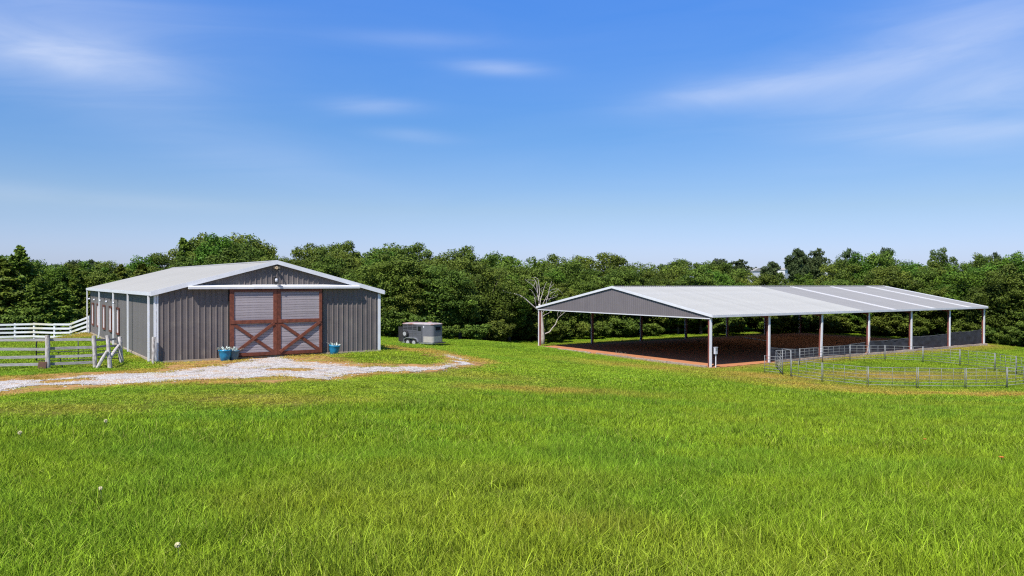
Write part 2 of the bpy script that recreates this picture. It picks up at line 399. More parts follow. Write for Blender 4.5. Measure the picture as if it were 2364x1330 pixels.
# ------------------------------------------------------------------ terrain
ctrl = []
def cp(px, py, d): p = at_depth(px, py, d); ctrl.append((p.x, p.y, p.z))
def cw(x, y, z): ctrl.append((x, y, z))
for x in (-500, 0, 600, 1182, 1800, 2364, 2900): cp(x, 1330, 7.0)
for x, y, z in ((0, 0, 1.9), (0, -12, 2.1), (-30, -5, 1.8), (30, -5, 1.5), (-60, 0, 1.2), (60, 0, 0.5)): cw(x, y, z)
for px, py, d in ((600, 1000, 17.5), (0, 1000, 17), (1400, 1000, 19.5), (2000, 1000, 21.5), (2364, 1000, 21.5), (600, 885, 29.5), (0, 905, 28), (300, 893, 28.5),
                  (1000, 858, 40), (1120, 838, 50), (900, 803, 58), (1000, 815, 57), (975, 799, 80), (1100, 790, 83), (1400, 880, 42), (1150, 900, 34),
                  (2000, 925, 45), (2364, 928, 44), (1700, 900, 47), (2320, 806, 98), (0, 778, 78), (200, 775, 82), (620, 775, 95), (1000, 782, 93), (1300, 781, 112),
                  (2364, 801, 105), (60, 800, 58), (100, 781, 70), (-200, 860, 36), (-200, 800, 58), (-200, 780, 78), (126, 786, 69.5), (160, 786.5, 69), (34, 785, 70), (-40, 784, 70), (120, 790, 63)): cp(px, py, d)
for s, t in ((0, 0), (BW, 0), (BW/2, 0), (0, BL), (BW, BL), (0, BL/2), (BW, BL/2), (BW/2, BL/2), (BW/2, -3), (2, -3)): x, y = barn_xy(s, t); cw(x, y, 0)
for i in range(5):
    for j in range(4): x, y = arena_xy(AL*i/4, AW*j/3); cw(x, y, AZ)
for px, py in ((1806, 868), (1898, 884), (2003, 895), (2118, 896), (2229, 899), (2325, 897), (1962, 831), (2043, 835), (2131, 839), (2216, 846), (2297, 859)):
    r = ray(px, py); d = (AZ-CZ)/r.z*r.y; cp(px, py, d)
for x, y, z in ((-150, 100, -1), (-120, 200, -1), (0, 160, -3), (70, 170, -3.8), (150, 110, -4.2), (0, 230, -1), (100, 260, 1.5), (-150, 300, 2), (60, 350, 5.6), (160, 350, 5.6),
                (260, 350, 5), (0, 450, 6), (200, 450, 6), (-250, 450, 3), (400, 300, 4), (-300, 100, 0), (300, 60, -3), (200, -50, 0), (-200, -60, 1.5), (0, 700, 6), (400, 700, 6), (-400, 700, 6)): cw(x, y, z)
P = np.array(ctrl); c2 = 6.0**2
def mq(a, b): return np.sqrt(((a[:, None, :]-b[None, :, :])**2).sum(2) + c2)
n_ = len(P)
A_ = np.zeros((n_+3, n_+3)); A_[:n_, :n_] = mq(P[:, :2], P[:, :2]) - 0.0; A_[:n_, :n_] += np.eye(n_)*(-0.05)
A_[:n_, n_] = 1; A_[:n_, n_+1:] = P[:, :2]; A_[n_:, :n_] = A_[:n_, n_:].T
sol = np.linalg.solve(A_, np.concatenate([P[:, 2], np.zeros(3)]))
def pad(z, x, y, f, w, l, zp, margin, fall):
    """level ground under a building"""
    o = f(0, 0); d = f(1, 0)-o; e = f(0, 1)-o
    s = (x-o[0])*d[0] + (y-o[1])*d[1]; t = (x-o[0])*e[0] + (y-o[1])*e[1]
    dx = np.maximum(np.maximum(-s, s-w), 0); dy = np.maximum(np.maximum(-t, t-l), 0)
    k = np.clip((np.hypot(dx, dy)-margin)/fall, 0, 1); k = k*k*(3-2*k)
    return zp*(1-k) + z*k
def vnoise(x, y, seed=0):
    """smooth value noise in 0..1"""
    x = np.asarray(x, float); y = np.asarray(y, float)
    xi, yi = np.floor(x).astype(np.int64), np.floor(y).astype(np.int64); fx, fy = x-xi, y-yi
    def h(a, b):
        v = (a*374761393 + b*668265263 + seed*2147483647) & 0xffffffff
        v = ((v ^ (v >> 13))*1274126177) & 0xffffffff
        return ((v ^ (v >> 16)) & 0xffff)/65535.0
    fx = fx*fx*(3-2*fx); fy = fy*fy*(3-2*fy)
    return (h(xi, yi)*(1-fx)+h(xi+1, yi)*fx)*(1-fy) + (h(xi, yi+1)*(1-fx)+h(xi+1, yi+1)*fx)*fy
def fbm(x, y, seed=0, o=4):
    s, a, t = 0, 1.0, 0
    for i in range(o): s = s + a*vnoise(x*2**i, y*2**i, seed+i); t += a; a *= 0.5
    return s/t
def terrain_exact(x, y):
    q = np.stack([x.ravel(), y.ravel()], 1); z = np.empty(len(q))
    for i in range(0, len(q), 4000):
        qq = q[i:i+4000]; z[i:i+4000] = mq(qq, P[:, :2])@sol[:n_] + sol[n_] + qq@sol[n_+1:]
    z = z.reshape(x.shape)
    r = np.hypot(x, y-60); k = np.clip((r-450)/400, 0, 1); z = z*(1-k) + 4.0*k
    z = z + (fbm(x/9, y/9, 3)-0.5)*0.22 + (fbm(x/2.2, y/2.2, 9)-0.5)*0.05
    z = pad(z, x, y, barn_xy, BW, BL, -0.06, 0.3, 2.6)
    z = pad(z, x, y, arena_xy, AL, AW, AZ, 0.4, 3.0)
    return z
def axis(lo, hi, step, far):
    a = list(np.arange(lo, hi+1e-6, step)); s = step
    x = hi
    while x < far: s *= 1.35; x += s; a.append(x)
    x = lo; s = step
    while x > -far: s *= 1.35; x -= s; a.insert(0, x)
    return np.array(a)
gx, gy = axis(-75, 95, 0.75, 2500), axis(-10, 150, 0.75, 2500)
GX, GY = np.meshgrid(gx, gy)
GZ = terrain_exact(GX, GY)
def ground_z(x, y):
    x = np.asarray(x, float); y = np.asarray(y, float)
    i = np.clip(np.searchsorted(gx, x)-1, 0, len(gx)-2); j = np.clip(np.searchsorted(gy, y)-1, 0, len(gy)-2)
    u = (x-gx[i])/(gx[i+1]-gx[i]); v = (y-gy[j])/(gy[j+1]-gy[j])
    return (GZ[j, i]*(1-u)+GZ[j, i+1]*u)*(1-v) + (GZ[j+1, i]*(1-u)+GZ[j+1, i+1]*u)*v
def on_ground(px, py):
    """where the line of sight through a picture point meets the ground"""
    r = ray(px, py); d = np.arange(4, 400, 0.1)
    x = r.x/r.y*d; z = CZ + r.z/r.y*d
    g = ground_z(x, d); k = np.argmax(z <= g)
    return Vector((x[k], d[k], float(g[k])))

def in_poly(x, y, poly):
    c = np.zeros(x.shape, bool); n = len(poly); j = n-1
    for i in range(n):
        xi, yi = poly[i]; xj, yj = poly[j]
        c ^= ((yi > y) != (yj > y)) & (x < (xj-xi)*(y-yi)/((yj-yi) or 1e-9) + xi); j = i
    return c
def poly_sdf(x, y, poly):
    """signed distance, positive inside"""
    d = np.full(x.shape, 1e9)
    for i in range(len(poly)):
        ax, ay = poly[i]; bx, by = poly[(i+1) % len(poly)]
        dx, dy = bx-ax, by-ay; L = dx*dx+dy*dy or 1e-9
        t = np.clip(((x-ax)*dx+(y-ay)*dy)/L, 0, 1)
        d = np.minimum(d, np.hypot(x-ax-t*dx, y-ay-t*dy))
    return np.where(in_poly(x, y, poly), d, -d)
def px_poly(pts): return [tuple(on_ground(*p).xy) for p in pts]

VERGE = px_poly([(-160, 866), (0, 871), (135, 864), (215, 860), (298, 857), (370, 852), (400, 838), (440, 831), (540, 824), (640, 821), (742, 814), (772, 824), (820, 836), (900, 842), (985, 842),
                 (1020, 838), (1000, 826), (965, 817), (930, 811), (880, 806), (872, 800), (930, 802), (985, 808), (1040, 817), (1085, 826), (1125, 834), (1138, 839), (1110, 846), (1062, 851), (990, 859),
                 (900, 865), (830, 869), (760, 880), (640, 886), (487, 889), (392, 889), (271, 894), (162, 901), (0, 916), (-160, 930)])
GRAVEL = px_poly([(-160, 884), (0, 883), (135, 876), (217, 868), (379, 860), (470, 850), (560, 838), (610, 828), (650, 823), (684, 834), (740, 840), (788, 844), (892, 850), (985, 848), (1028, 843), (1062, 838), (1050, 828),
                  (1020, 818), (1045, 823), (1078, 834), (1092, 841), (1055, 849), (1009, 853), (916, 861), (823, 866), (790, 872), (753, 877), (700, 874), (648, 871), (590, 875), (460, 879), (271, 888), (81, 894), (0, 903), (-160, 915)])
ISLANDS = [px_poly([(90, 882), (150, 878), (215, 873), (222, 878), (160, 884), (95, 888)]), px_poly([(600, 853), (700, 852), (735, 855), (690, 858), (620, 857)])]
ARENA_P = [tuple(arena_xy(s, t)) for s, t in ((-0.5, -0.5), (AL+0.3, -0.5), (AL+0.3, AW+0.5), (-0.5, AW+0.5))]
BARN_P = [tuple(barn_xy(s, t)) for s, t in ((0, 0), (BW, 0), (BW, BL), (0, BL))]
PEN_C = Vector((0, 0))

# dryness of the turf over the field, 0 green .. 1 straw
def dryness(x, y):
    q = fbm(x/7, y/5, 21)
    d = np.clip((q-0.62)*1.2, 0, 0.09)
    sv_ = poly_sdf(x, y, VERGE); d = np.maximum(d, np.clip(1.0+(sv_)/0.45, 0, 1)*0.9*(0.55+0.6*fbm(x*0.8, y*0.8, 4)))
    sa = poly_sdf(x, y, ARENA_P); d = np.maximum(d, np.clip(1.0+sa/3.4, 0, 1)*0.72*(0.6+0.6*fbm(x*0.5, y*0.5, 5)))
    for (cx_, cy_, rx, ry, k) in DRY_SPOTS:
        d = np.maximum(d, k*np.clip(1.25-np.hypot((x-cx_)/rx, (y-cy_)/ry), 0, 1)*(0.45+0.8*fbm(x*0.45, y*0.45, 6)))
    return np.clip(d, 0, 1)
DRY_SPOTS = []
def dry(px, py, rx, ry, k): p = on_ground(px, py); DRY_SPOTS.append((p.x, p.y, rx, ry, k))
dry(1740, 868, 7, 4.5, 1.0); dry(1850, 890, 9, 4, 0.8); dry(2230, 912, 14, 3.2, 1.0); dry(2364, 915, 12, 3.0, 1.0); dry(2060, 868, 9, 4, 0.9); dry(1500, 850, 9, 6, 0.7); dry(1260, 905, 5, 2.2, 0.75)
dry(1980, 905, 9, 2.2, 0.8); dry(560, 925, 3.5, 1.6, 0.5); dry(100, 945, 3, 1.5, 0.45); dry(268, 847, 1.6, 0.7, 0.7); dry(2200, 866, 9, 5, 0.45); dry(1330, 1230, 1.2, 0.8, 0.3)
dry(440, 832, 2.5, 1.5, 0.9); dry(318, 822, 0.5, 5, 0.7); dry(620, 920, 5, 1.5, 0.45); dry(1100, 870, 5, 2.5, 0.35); dry(220, 772, 4, 5, 0.9)

Dr = dryness(GX, GY)
idx = np.arange(GX.size).reshape(GX.shape)
quads = np.stack([idx[:-1, :-1], idx[:-1, 1:], idx[1:, 1:], idx[1:, :-1]], -1).reshape(-1, 4)
def ground_material():
    mt, n, l = new_mat('turf_soil')
    out = n.new('ShaderNodeOutputMaterial'); b = n.new('ShaderNodeBsdfPrincipled'); l.new(b.outputs[0], out.inputs[0])
    g = n.new('ShaderNodeNewGeometry')
    nz = n.new('ShaderNodeTexNoise'); nz.inputs['Scale'].default_value = 2.5; nz.inputs['Detail'].default_value = 9; nz.inputs['Roughness'].default_value = 0.7; l.new(g.outputs['Position'], nz.inputs['Vector'])
    r1 = n.new('ShaderNodeValToRGB'); r1.color_ramp.elements[0].position = 0.3; r1.color_ramp.elements[1].position = 0.7
    r1.color_ramp.elements[0].color = (0.050, 0.085, 0.007, 1); r1.color_ramp.elements[1].color = (0.085, 0.125, 0.010, 1)
    l.new(nz.outputs[0], r1.inputs[0])
    r2 = n.new('ShaderNodeValToRGB'); r2.color_ramp.elements[0].position = 0.35; r2.color_ramp.elements[1].position = 0.65
    r2.color_ramp.elements[0].color = (0.24, 0.15, 0.05, 1); r2.color_ramp.elements[1].color = (0.36, 0.24, 0.09, 1)
    l.new(nz.outputs[0], r2.inputs[0])
    at = n.new('ShaderNodeAttribute'); at.attribute_name = 'dry'
    mx = n.new('ShaderNodeMix'); mx.data_type = 'RGBA'; l.new(at.outputs['Fac'], mx.inputs[0]); l.new(r1.outputs[0], mx.inputs[6]); l.new(r2.outputs[0], mx.inputs[7])
    l.new(mx.outputs[2], b.inputs['Base Color']); b.inputs['Roughness'].default_value = 1.0; b.inputs['Specular IOR Level'].default_value = 0.0
    bp = n.new('ShaderNodeBump'); bp.inputs['Strength'].default_value = 0.6; bp.inputs['Distance'].default_value = 0.05
    l.new(nz.outputs[0], bp.inputs['Height']); l.new(bp.outputs[0], b.inputs['Normal'])
    return mt
gm = np_mesh('ground', np.stack([GX, GY, GZ], -1).reshape(-1, 3), quads, ground_material(), True, {'dry': ('FLOAT', 'POINT', Dr.ravel())})
tag(link('ground', gm), 'gently falling grass field reaching back to the woods', 'ground', kind='structure')

def sheet(name, mat, sdf_fn, bounds, cell, lift, label, cat):
    x0, x1, y0, y1 = bounds
    xs, ys = np.arange(x0, x1, cell), np.arange(y0, y1, cell)
    X, Y = np.meshgrid(xs, ys)
    inside = sdf_fn(X, Y) > 0
    q = inside[:-1, :-1] & inside[:-1, 1:] & inside[1:, 1:] & inside[1:, :-1]
    ids = np.arange(X.size).reshape(X.shape)
    f = np.stack([ids[:-1, :-1], ids[:-1, 1:], ids[1:, 1:], ids[1:, :-1]], -1)[q]
    used = np.unique(f); rm = np.full(X.size, -1); rm[used] = np.arange(len(used))
    xx, yy = X.ravel()[used], Y.ravel()[used]
    z = ground_z(xx, yy) + lift + 0.02*fbm(xx*2, yy*2, 8)
    o = link(name, np_mesh(name, np.stack([xx, yy, z], 1), rm[f], mat, True))
    return tag(o, label, cat, kind='structure')
def bounds(poly, mrg=0.6):
    a = np.array(poly); return a[:, 0].min()-mrg, a[:, 0].max()+mrg, a[:, 1].min()-mrg, a[:, 1].max()+mrg
def verge_f(X, Y): return poly_sdf(X, Y, VERGE) + (fbm(X*1.1, Y*1.1, 31)-0.5)*1.3 + (vnoise(X*5, Y*5, 33)-0.5)*0.3
def gravel_f(X, Y):
    s = poly_sdf(X, Y, GRAVEL) + (fbm(X*0.9, Y*0.9, 41)-0.5)*1.7 + (vnoise(X*5, Y*5, 43)-0.5)*0.45
    for isl in ISLANDS: s = np.minimum(s, -poly_sdf(X, Y, isl) + (fbm(X*1.5, Y*1.5, 47)-0.5)*0.8)
    return s
sheet('dry_verge', M['verge'], verge_f, bounds(VERGE), 0.14, 0.008, 'tan dead grass strip bordering the white gravel drive', 'verge')
sheet('gravel_drive', M['gravel'], gravel_f, bounds(GRAVEL), 0.12, 0.024, 'white crushed stone drive curving past the barn doors', 'drive')
def arena_f(X, Y): return poly_sdf(X, Y, ARENA_P) + (fbm(X*0.8, Y*0.8, 51)-0.5)*0.5
sheet('arena_floor', M['dirt'], arena_f, bounds(ARENA_P), 0.4, 0.03, 'red brown dirt floor under the open riding arena roof', 'dirt floor')

# loose stones on the drive: real relief, too many to count
def stones():
    b = bounds(GRAVEL); n = 60000
    x = rng.uniform(b[0], b[1], n); y = rng.uniform(b[2], b[3], n)
    k = gravel_f(x, y) + rng.normal(0, 0.25, n) > 0.1
    x, y = x[k], y[k]; n = len(x)
    z = ground_z(x, y) + 0.03
    s = rng.uniform(0.012, 0.035, n)
    base = np.array([(1, 0, 0), (0, 1, 0), (-1, 0, 0), (0, -1, 0), (0, 0, 0.8)], float)
    a = rng.uniform(0, 6.28, n); ca, sa = np.cos(a), np.sin(a)
    v = np.empty((n, 5, 3))
    el_ = rng.uniform(0.7, 1.4, n)
    v[:, :, 0] = x[:, None] + s[:, None]*(base[None, :, 0]*ca[:, None]*el_[:, None] - base[None, :, 1]*sa[:, None])
    v[:, :, 1] = y[:, None] + s[:, None]*(base[None, :, 0]*sa[:, None]*el_[:, None] + base[None, :, 1]*ca[:, None])
    v[:, :, 2] = z[:, None] + s[:, None]*base[None, :, 2]
    f = np.array([(0, 1, 4), (1, 2, 4), (2, 3, 4), (3, 0, 4)])
    F = (np.arange(n)[:, None, None]*5 + f[None]).reshape(-1, 3)
    tag(link('gravel', np_mesh('gravel', v.reshape(-1, 3), F, M['gravel_stone'])), 'loose white stones scattered over the gravel drive', 'gravel', kind='stuff')
stones()

# ------------------------------------------------------------------ ribbed metal sheet
PITCH_R = 0.3048
def rib_profile(n_ribs, h=0.05, top=0.016, foot=0.055, minor=0.007):
    pts = []
    for i in range(n_ribs):
        x = i*PITCH_R
        pts += [(x, 0), (x+0.02, 0), (x+0.02+foot-top, h), (x+0.02+foot+top-0.01, h), (x+0.02+2*foot-0.01, 0)]
        if minor: pts += [(x+0.165, 0), (x+0.172, minor), (x+0.188, minor), (x+0.195, 0), (x+0.235, 0), (x+0.242, minor), (x+0.258, minor), (x+0.265, 0)]
    pts.append((n_ribs*PITCH_R, 0))
    return pts
def sheet_mesh(name, mat, prof, z0, ztop, x0=0.0, clip=None):
    """upright ribbed sheet: x along wall, rib relief towards -y"""
    pts = [(x+x0, h) for x, h in prof]
    if clip:
        lo, hi = clip
        pts = [(min(max(x, lo), hi), h if lo <= x <= hi else 0) for x, h in pts]
    v = []; f = []
    for x, h in pts: v.append((x, -h, z0 if not callable(z0) else z0(x))); v.append((x, -h, ztop(x) if callable(ztop) else ztop))
    for i in range(len(pts)-1):
        if pts[i+1][0]-pts[i][0] < 1e-5: continue
        f.append((2*i, 2*i+2, 2*i+3, 2*i+1))
    me = bpy.data.meshes.new(name); me.from_pydata(v, [], f); me.materials.append(mat)
    return me

# ------------------------------------------------------------------ the barn
def build_barn():
    t = thing('barn', 'charcoal ribbed metal barn with white roof and big wooden sliding doors', 'barn', (BX, BY, 0), BYAW)
    k = BR/(BW/2)                                         # roof slope
    top = lambda x: BE + k*min(x, BW-x) - 0.02
    MB().box((-0.06, -0.06, -0.7), (BW+0.06, BL+0.06, 0.06)).build('foundation', M['concrete'], t)
    prof = rib_profile(3)
    D0, D1, DZ = 3.77, 9.06, 3.86
    i = 0; x = 0.0
    while x < BW-0.01:
        hi = min(x+0.9144, BW)
        if x > D0+0.05 and hi < D1-0.05: me = sheet_mesh('wall_panel', M['siding'], prof, DZ-0.2, top, x, (x, hi))
        else: me = sheet_mesh('wall_panel', M['siding'], prof, 0.05, top, x, (x, hi))
        link('wall_panel', me, t); x += 0.9144
    MB().box((D0-0.04, -0.12, 0.06), (D1+0.04, -0.06, DZ-0.03)).build('door_backing', M['dark'], t)
    # left long wall, shared panel meshes turned to face outward
    prof = rib_profile(3, 0.016, minor=0.003)
    sm = sheet_mesh('wall_panel', M['siding_side'], prof, 0.05, BE-0.02)
    n = int(BL/0.9144)
    for j in range(n+1):
        if (j+1)*0.9144 > BL:
            me = sheet_mesh('wall_panel', M['siding_side'], prof, 0.05, BE-0.02, 0, (0, BL-j*0.9144))
        else: me = sm
        # local x of the sheet runs towards the front
        o = link('wall_panel', me, t, (0, BL-j*0.9144, 0), (0, 0, -math.pi/2))
        o = link('wall_panel', me, t, (BW, j*0.9144, 0), (0, 0, math.pi/2))
    back = MB().prism([(0, 0.05), (BW, 0.05), (BW, BE-0.02), (BW/2, BE+BR-0.02), (0, BE-0.02)], BL-0.02, BL)
    back.build('back_wall', M['siding'], t)
    # roof sheets, ribs down the slope
    OV, OE = 0.16, 0.22
    ln = math.hypot(BW/2+OE, k*(BW/2+OE)); ang = math.atan(k)
    rp = rib_profile(3, 0.03, minor=0.0)
    nr = int(math.ceil((BL+2*OV)/0.9144)); wsh = (BL+2*OV)/nr/0.9144
    rs = bpy.data.meshes.new('roof_sheet')
    v = []; f = []
    for x, h in rp: v += [(x*wsh, 0, h), (x*wsh, ln, h)]
    for q in range(len(rp)-1): f.append((2*q, 2*q+2, 2*q+3, 2*q+1))
    rs.from_pydata(v, [], f); rs.materials.append(M['roof_white'])
    for j in range(nr):
        y = -OV + j*0.9144*wsh
        # left slope: sheet x -> barn y, sheet y -> up the slope
        for side in (0, 1):
            o = link('roof_sheet', rs, t)
            if side == 0:
                mx_ = Matrix(((0, math.cos(ang), -math.sin(ang), -OE), (1, 0, 0, y), (0, math.sin(ang), math.cos(ang), BE-k*OE+0.09), (0, 0, 0, 1)))
            else:
                mx_ = Matrix(((0, -math.cos(ang), math.sin(ang), BW+OE), (1, 0, 0, y), (0, math.sin(ang), math.cos(ang), BE-k*OE+0.09), (0, 0, 0, 1)))
            o.matrix_local = mx_
    zr = BE+BR+0.09
    MB().prism([(BW/2-0.22, zr-0.22*k+0.035), (BW/2, zr+0.045), (BW/2+0.22, zr-0.22*k+0.035), (BW/2+0.22, zr-0.22*k+0.05), (BW/2, zr+0.062), (BW/2-0.22, zr-0.22*k+0.05)], -OV, BL+OV).build('ridge_cap', M['roof_white'], t)
    # rake trim, front
    for side in (0, 1):
        f_ = (lambda x: x) if side == 0 else (lambda x: BW-x)
        z0 = BE-k*OE+0.09
        p = [(f_(-OE-0.03), z0-0.20), (f_(BW/2), zr-0.17), (f_(BW/2), zr+0.06), (f_(-OE-0.03), z0+0.055)]
        MB().prism(p, -OV-0.05, -OV+0.0).build('rake_trim', M['trim'], t)
        p2 = [(f_(-OE-0.02), z0-0.17), (f_(BW/2), zr-0.14), (f_(BW/2), zr-0.10), (f_(-OE-0.02), z0-0.13)]
        MB().prism(p2, -OV, -0.036).build('soffit', M['trim_grey'], t)
    MB().box((-OE-0.09, -OV, BE-k*OE-0.08), (-OE, BL+OV, BE-k*OE+0.10)).build('gutter', M['trim'], t)
    MB().box((BW+OE, -OV, BE-k*OE-0.08), (BW+OE+0.09, BL+OV, BE-k*OE+0.10)).build('gutter', M['trim'], t)
    # corner trims
    for x0, x1 in ((-0.05, 0.16), (BW-0.13, BW+0.05)):
        MB().box((x0, -0.05, 0.04), (x1, -0.036, top(max(min(x1, BW-0.01), 0.01))-0.1)).build('corner_trim', M['trim'], t)
    MB().box((-0.05, -0.036, 0.04), (-0.037, 0.14, BE-0.1)).build('corner_trim', M['trim_grey'], t)
    MB().box((0.18, -0.042, 0.02), (D0-0.1, -0.037, 0.07)).build('base_trim', M['black_metal'], t)
    # downspouts along the left wall
    for i, y in enumerate((0.25, 7.2, 13.35, 20.7, 28.5)):
        d = MB(); lean = 0.0 if i != 3 else 0.07
        d.bar((-OE-0.05, y, BE-k*OE-0.1), (-OE-0.05, y, 0.5), 0.11, 0.10, (1, 0, 0)).bar((-OE-0.05, y, 0.5), (-OE-0.05-lean, y, 0.04), 0.11, 0.10, (1, 0, 0))
        d.build('downspout', M['trim'], t, bevel=0.012)
    # stall windows and gooseneck lamps on the left wall
    for y in (13.0, 16.5, 19.9, 23.4, 26.7):
        fr = MB()
        wz0, wz1, hw, b = 0.85, 2.40, 0.60, 0.13
        fr.box((-0.085, y-hw, wz0), (-0.036, y-hw+b, wz1)).box((-0.085, y+hw-b, wz0), (-0.036, y+hw, wz1))
        fr.box((-0.088, y-hw-0.04, wz1), (-0.036, y+hw+0.04, wz1+b)).box((-0.088, y-hw-0.04, wz0-b), (-0.036, y+hw+0.04, wz0))
        w = fr.build('window', M['redwood'], t)
        MB().box((-0.06, y-hw+b, wz0), (-0.045, y+hw-b, wz1)).build('shutter', M['pane'], w)
        lp = MB().tube([(0, y, 2.98), (-0.10, y, 3.06), (-0.24, y, 3.04), (-0.30, y, 2.94)], 0.018, 6)
        lp.box((-0.05, y-0.06, 2.92), (-0.034, y+0.06, 3.04))
        la = lp.build('wall_lamp', M['black_metal'], t)
        MB().lathe([(0.03, 0.09), (0.05, 0.07), (0.125, -0.04), (0.115, -0.05)], 14, (-0.30, y, 2.84)).build('lamp_shade', M['alu'], la, smooth=True)
    # door track cover with its wedge profile, in two lengths
    for x0, x1, dz in ((1.62, 5.05, -0.012), (5.05, 11.4, 0.0)):
        vs = []
        for x in (x0, x1):
            vs += [(x, -0.036, 3.87+dz), (x, -0.375, 3.87+dz), (x, -0.39, 3.99+dz), (x, -0.036, 4.10+dz)]
        MB().add(vs, [(0, 1, 2, 3), (7, 6, 5, 4), (0, 4, 5, 1), (1, 5, 6, 2), (2, 6, 7, 3), (3, 7, 4, 0)]).build('track_cover', M['trim'], t)
    # the two sliding doors
    for leaf in (0, 1):
        x0, x1 = ((D0, 6.385), (6.405, D1))[leaf]
        dr = bpy.data.objects.new('door', None); C.objects.link(dr); dr.parent = t; dr.location = (x0, -0.10, 0); dr.empty_display_size = 0.2
        w = x1-x0; z0, z1 = 0.10, 3.84; fw = 0.24 if leaf == 0 else 0.2
        nb = 26; bh = (z1-z0-0.1)/nb
        pm = None
        for b in range(nb):
            zz = z0+0.05+b*bh
            if pm is None: pm = MB().box((0.05, -0.0, 0), (w-0.05, 0.03, bh-0.012)).mesh('plank', M['plank'], bevel=0.004)
            link('plank', pm, dr, (R.uniform(-0.004, 0.004), -0.115+R.uniform(-0.006, 0.006), zz), (0, R.uniform(-0.0012, 0.0012), 0))
        MB().box((0.03, -0.082, z0+0.02), (w-0.03, -0.07, z1-0.02)).build('backing', M['dark'], dr)
        yb, yf = -0.116, -0.165
        midz = 2.02
        MB().box((0, yf, z0), (fw, yb, z1)).build('stile', M['redwood'], dr, bevel=0.006)
        MB().box((w-fw*0.85, yf, z0), (w, yb, z1)).build('stile', M['redwood'], dr, bevel=0.006)
        MB().box((fw+0.002, yf+0.004, z1-0.14), (w-fw*0.85-0.002, yb, z1-0.005)).build('rail', M['redwood'], dr, bevel=0.006)
        MB().box((0.02, yf-0.03, midz-0.10), (w-0.02, yf-0.002, midz+0.10)).build('rail', M['redwood'], dr, bevel=0.006)
        MB().box((fw+0.002, yf+0.004, z0), (w-fw*0.85-0.002, yb, z0+0.19)).build('rail', M['redwood'], dr, bevel=0.006)
        a = (fw*0.75, z0+0.16); b_ = (w-fw*0.7, midz-0.10)
        MB().bar((a[0], yf+0.02, b_[1]), (b_[0], yf+0.02, a[1]), 0.045, 0.17, (0, 0, 1)).build('brace', M['redwood'], dr, bevel=0.005)
        MB().bar((a[0], yf-0.028, a[1]), (b_[0], yf-0.028, b_[1]), 0.045, 0.17, (0, 0, 1)).build('brace', M['redwood'], dr, bevel=0.005)
    # light under the ridge and lantern over the track
    fl = MB().box((BW/2-0.16, -0.10, 5.00), (BW/2+0.20, -0.036, 5.13)).build('flood_light', M['tan_fix'], t)
    MB().lathe([(0.03, 0.0), (0.075, -0.02), (0.095, -0.12), (0.05, -0.10)], 14, (BW/2-0.03, -0.13, 5.05), 'y').build('lamp_head', M['tan_fix'], fl, smooth=True)
    MB().tube([(BW/2+0.05, -0.1, 5.0), (BW/2+0.12, -0.28, 4.86), (BW/2+0.13, -0.33, 4.72)], 0.03, 6).build('bracket', M['black_metal'], fl)
    ln_ = MB().box((BW/2-0.16, -0.10, 4.20), (BW/2-0.02, -0.036, 4.52)).build('lantern', M['black_metal'], t)
    MB().tube([(BW/2-0.09, -0.08, 4.50), (BW/2-0.09, -0.26, 4.56), (BW/2-0.09, -0.34, 4.48)], 0.022, 6).build('arm', M['black_metal'], ln_)
    MB().lathe([(0.04, 0.05), (0.075, 0.02), (0.08, -0.12), (0.04, -0.15)], 12, (BW/2-0.09, -0.34, 4.40)).build('globe', M['trim_grey'], ln_, smooth=True)
    MB().lathe([(0.14, 0.0), (0.16, -0.03), (0.05, -0.07)], 12, (BW/2+0.06, -0.34, 4.16)).build('lamp_base', M['black_metal'], ln_, smooth=True)
build_barn()

# ------------------------------------------------------------------ blue planters
def pot(px, py, h, tilt, label, mat, leaves=26):
    xy = barn_xy(px, py); d0 = Vector((xy[0], xy[1], float(ground_z(xy[0], xy[1]))))
    t = thing('planter_pot', label, 'planter', d0, 0, 'glazed planters by the barn doors')
    r = 0.37*h/0.68
    MB().lathe([(r*0.62, 0.0), (r*0.68, 0.02), (r*0.9, h*0.55), (r*0.99, h*0.86), (r*1.06, h*0.90), (r*1.06, h), (r*0.93, h), (r*0.9, h*0.9)], 24).build('pot', mat, t, smooth=True)
    MB().lathe([(r*0.2, h*0.91), (r*0.92, h*0.90)], 16).build('soil', M['soil'], t)
    for i in range(leaves):
        a = R.uniform(0, 6.28); rr = r*R.uniform(0.1, 0.9); L = R.uniform(0.16, 0.34); o = R.uniform(0.1, 1.1)
        base = Vector((rr*math.cos(a), rr*math.sin(a), h*0.88)); out = Vector((math.cos(a)*o, math.sin(a)*o, 1)).normalized()
        side = out.cross(Vector((math.cos(a), math.sin(a), 0.1))).normalized()
        wv = R.uniform(0.03, 0.06)
        mid = base+out*L*0.55; tip = base+out*L + Vector((math.cos(a), math.sin(a), -0.6))*L*0.25*o
        nrm = out.cross(side)*0.012
        MB().add([base-side*wv*0.5, base+side*wv*0.5, mid+side*wv+nrm, mid-side*wv+nrm, tip, base-nrm, mid-nrm],
                 [(0, 1, 2, 3), (3, 2, 4), (1, 0, 5), (0, 3, 6, 5), (2, 1, 5, 6), (4, 2, 6), (3, 4, 6)]).build('leaf', M['agave'], t)
    t.rotation_euler = (0, tilt, 0)
    return t
pot(3.42, -0.62, 0.62, 0.0, 'upright bright blue pot of pale leaves left of the barn doors', M['pot'], 34)
pot(3.92, -0.50, 0.55, 0.0, 'dull grey blue pot half hidden behind the brighter left pot', M['pot_grey'], 22)
pot(9.66, -0.55, 0.58, 0.10, 'tilted bright blue pot right of the barn doors', M['pot'], 22)

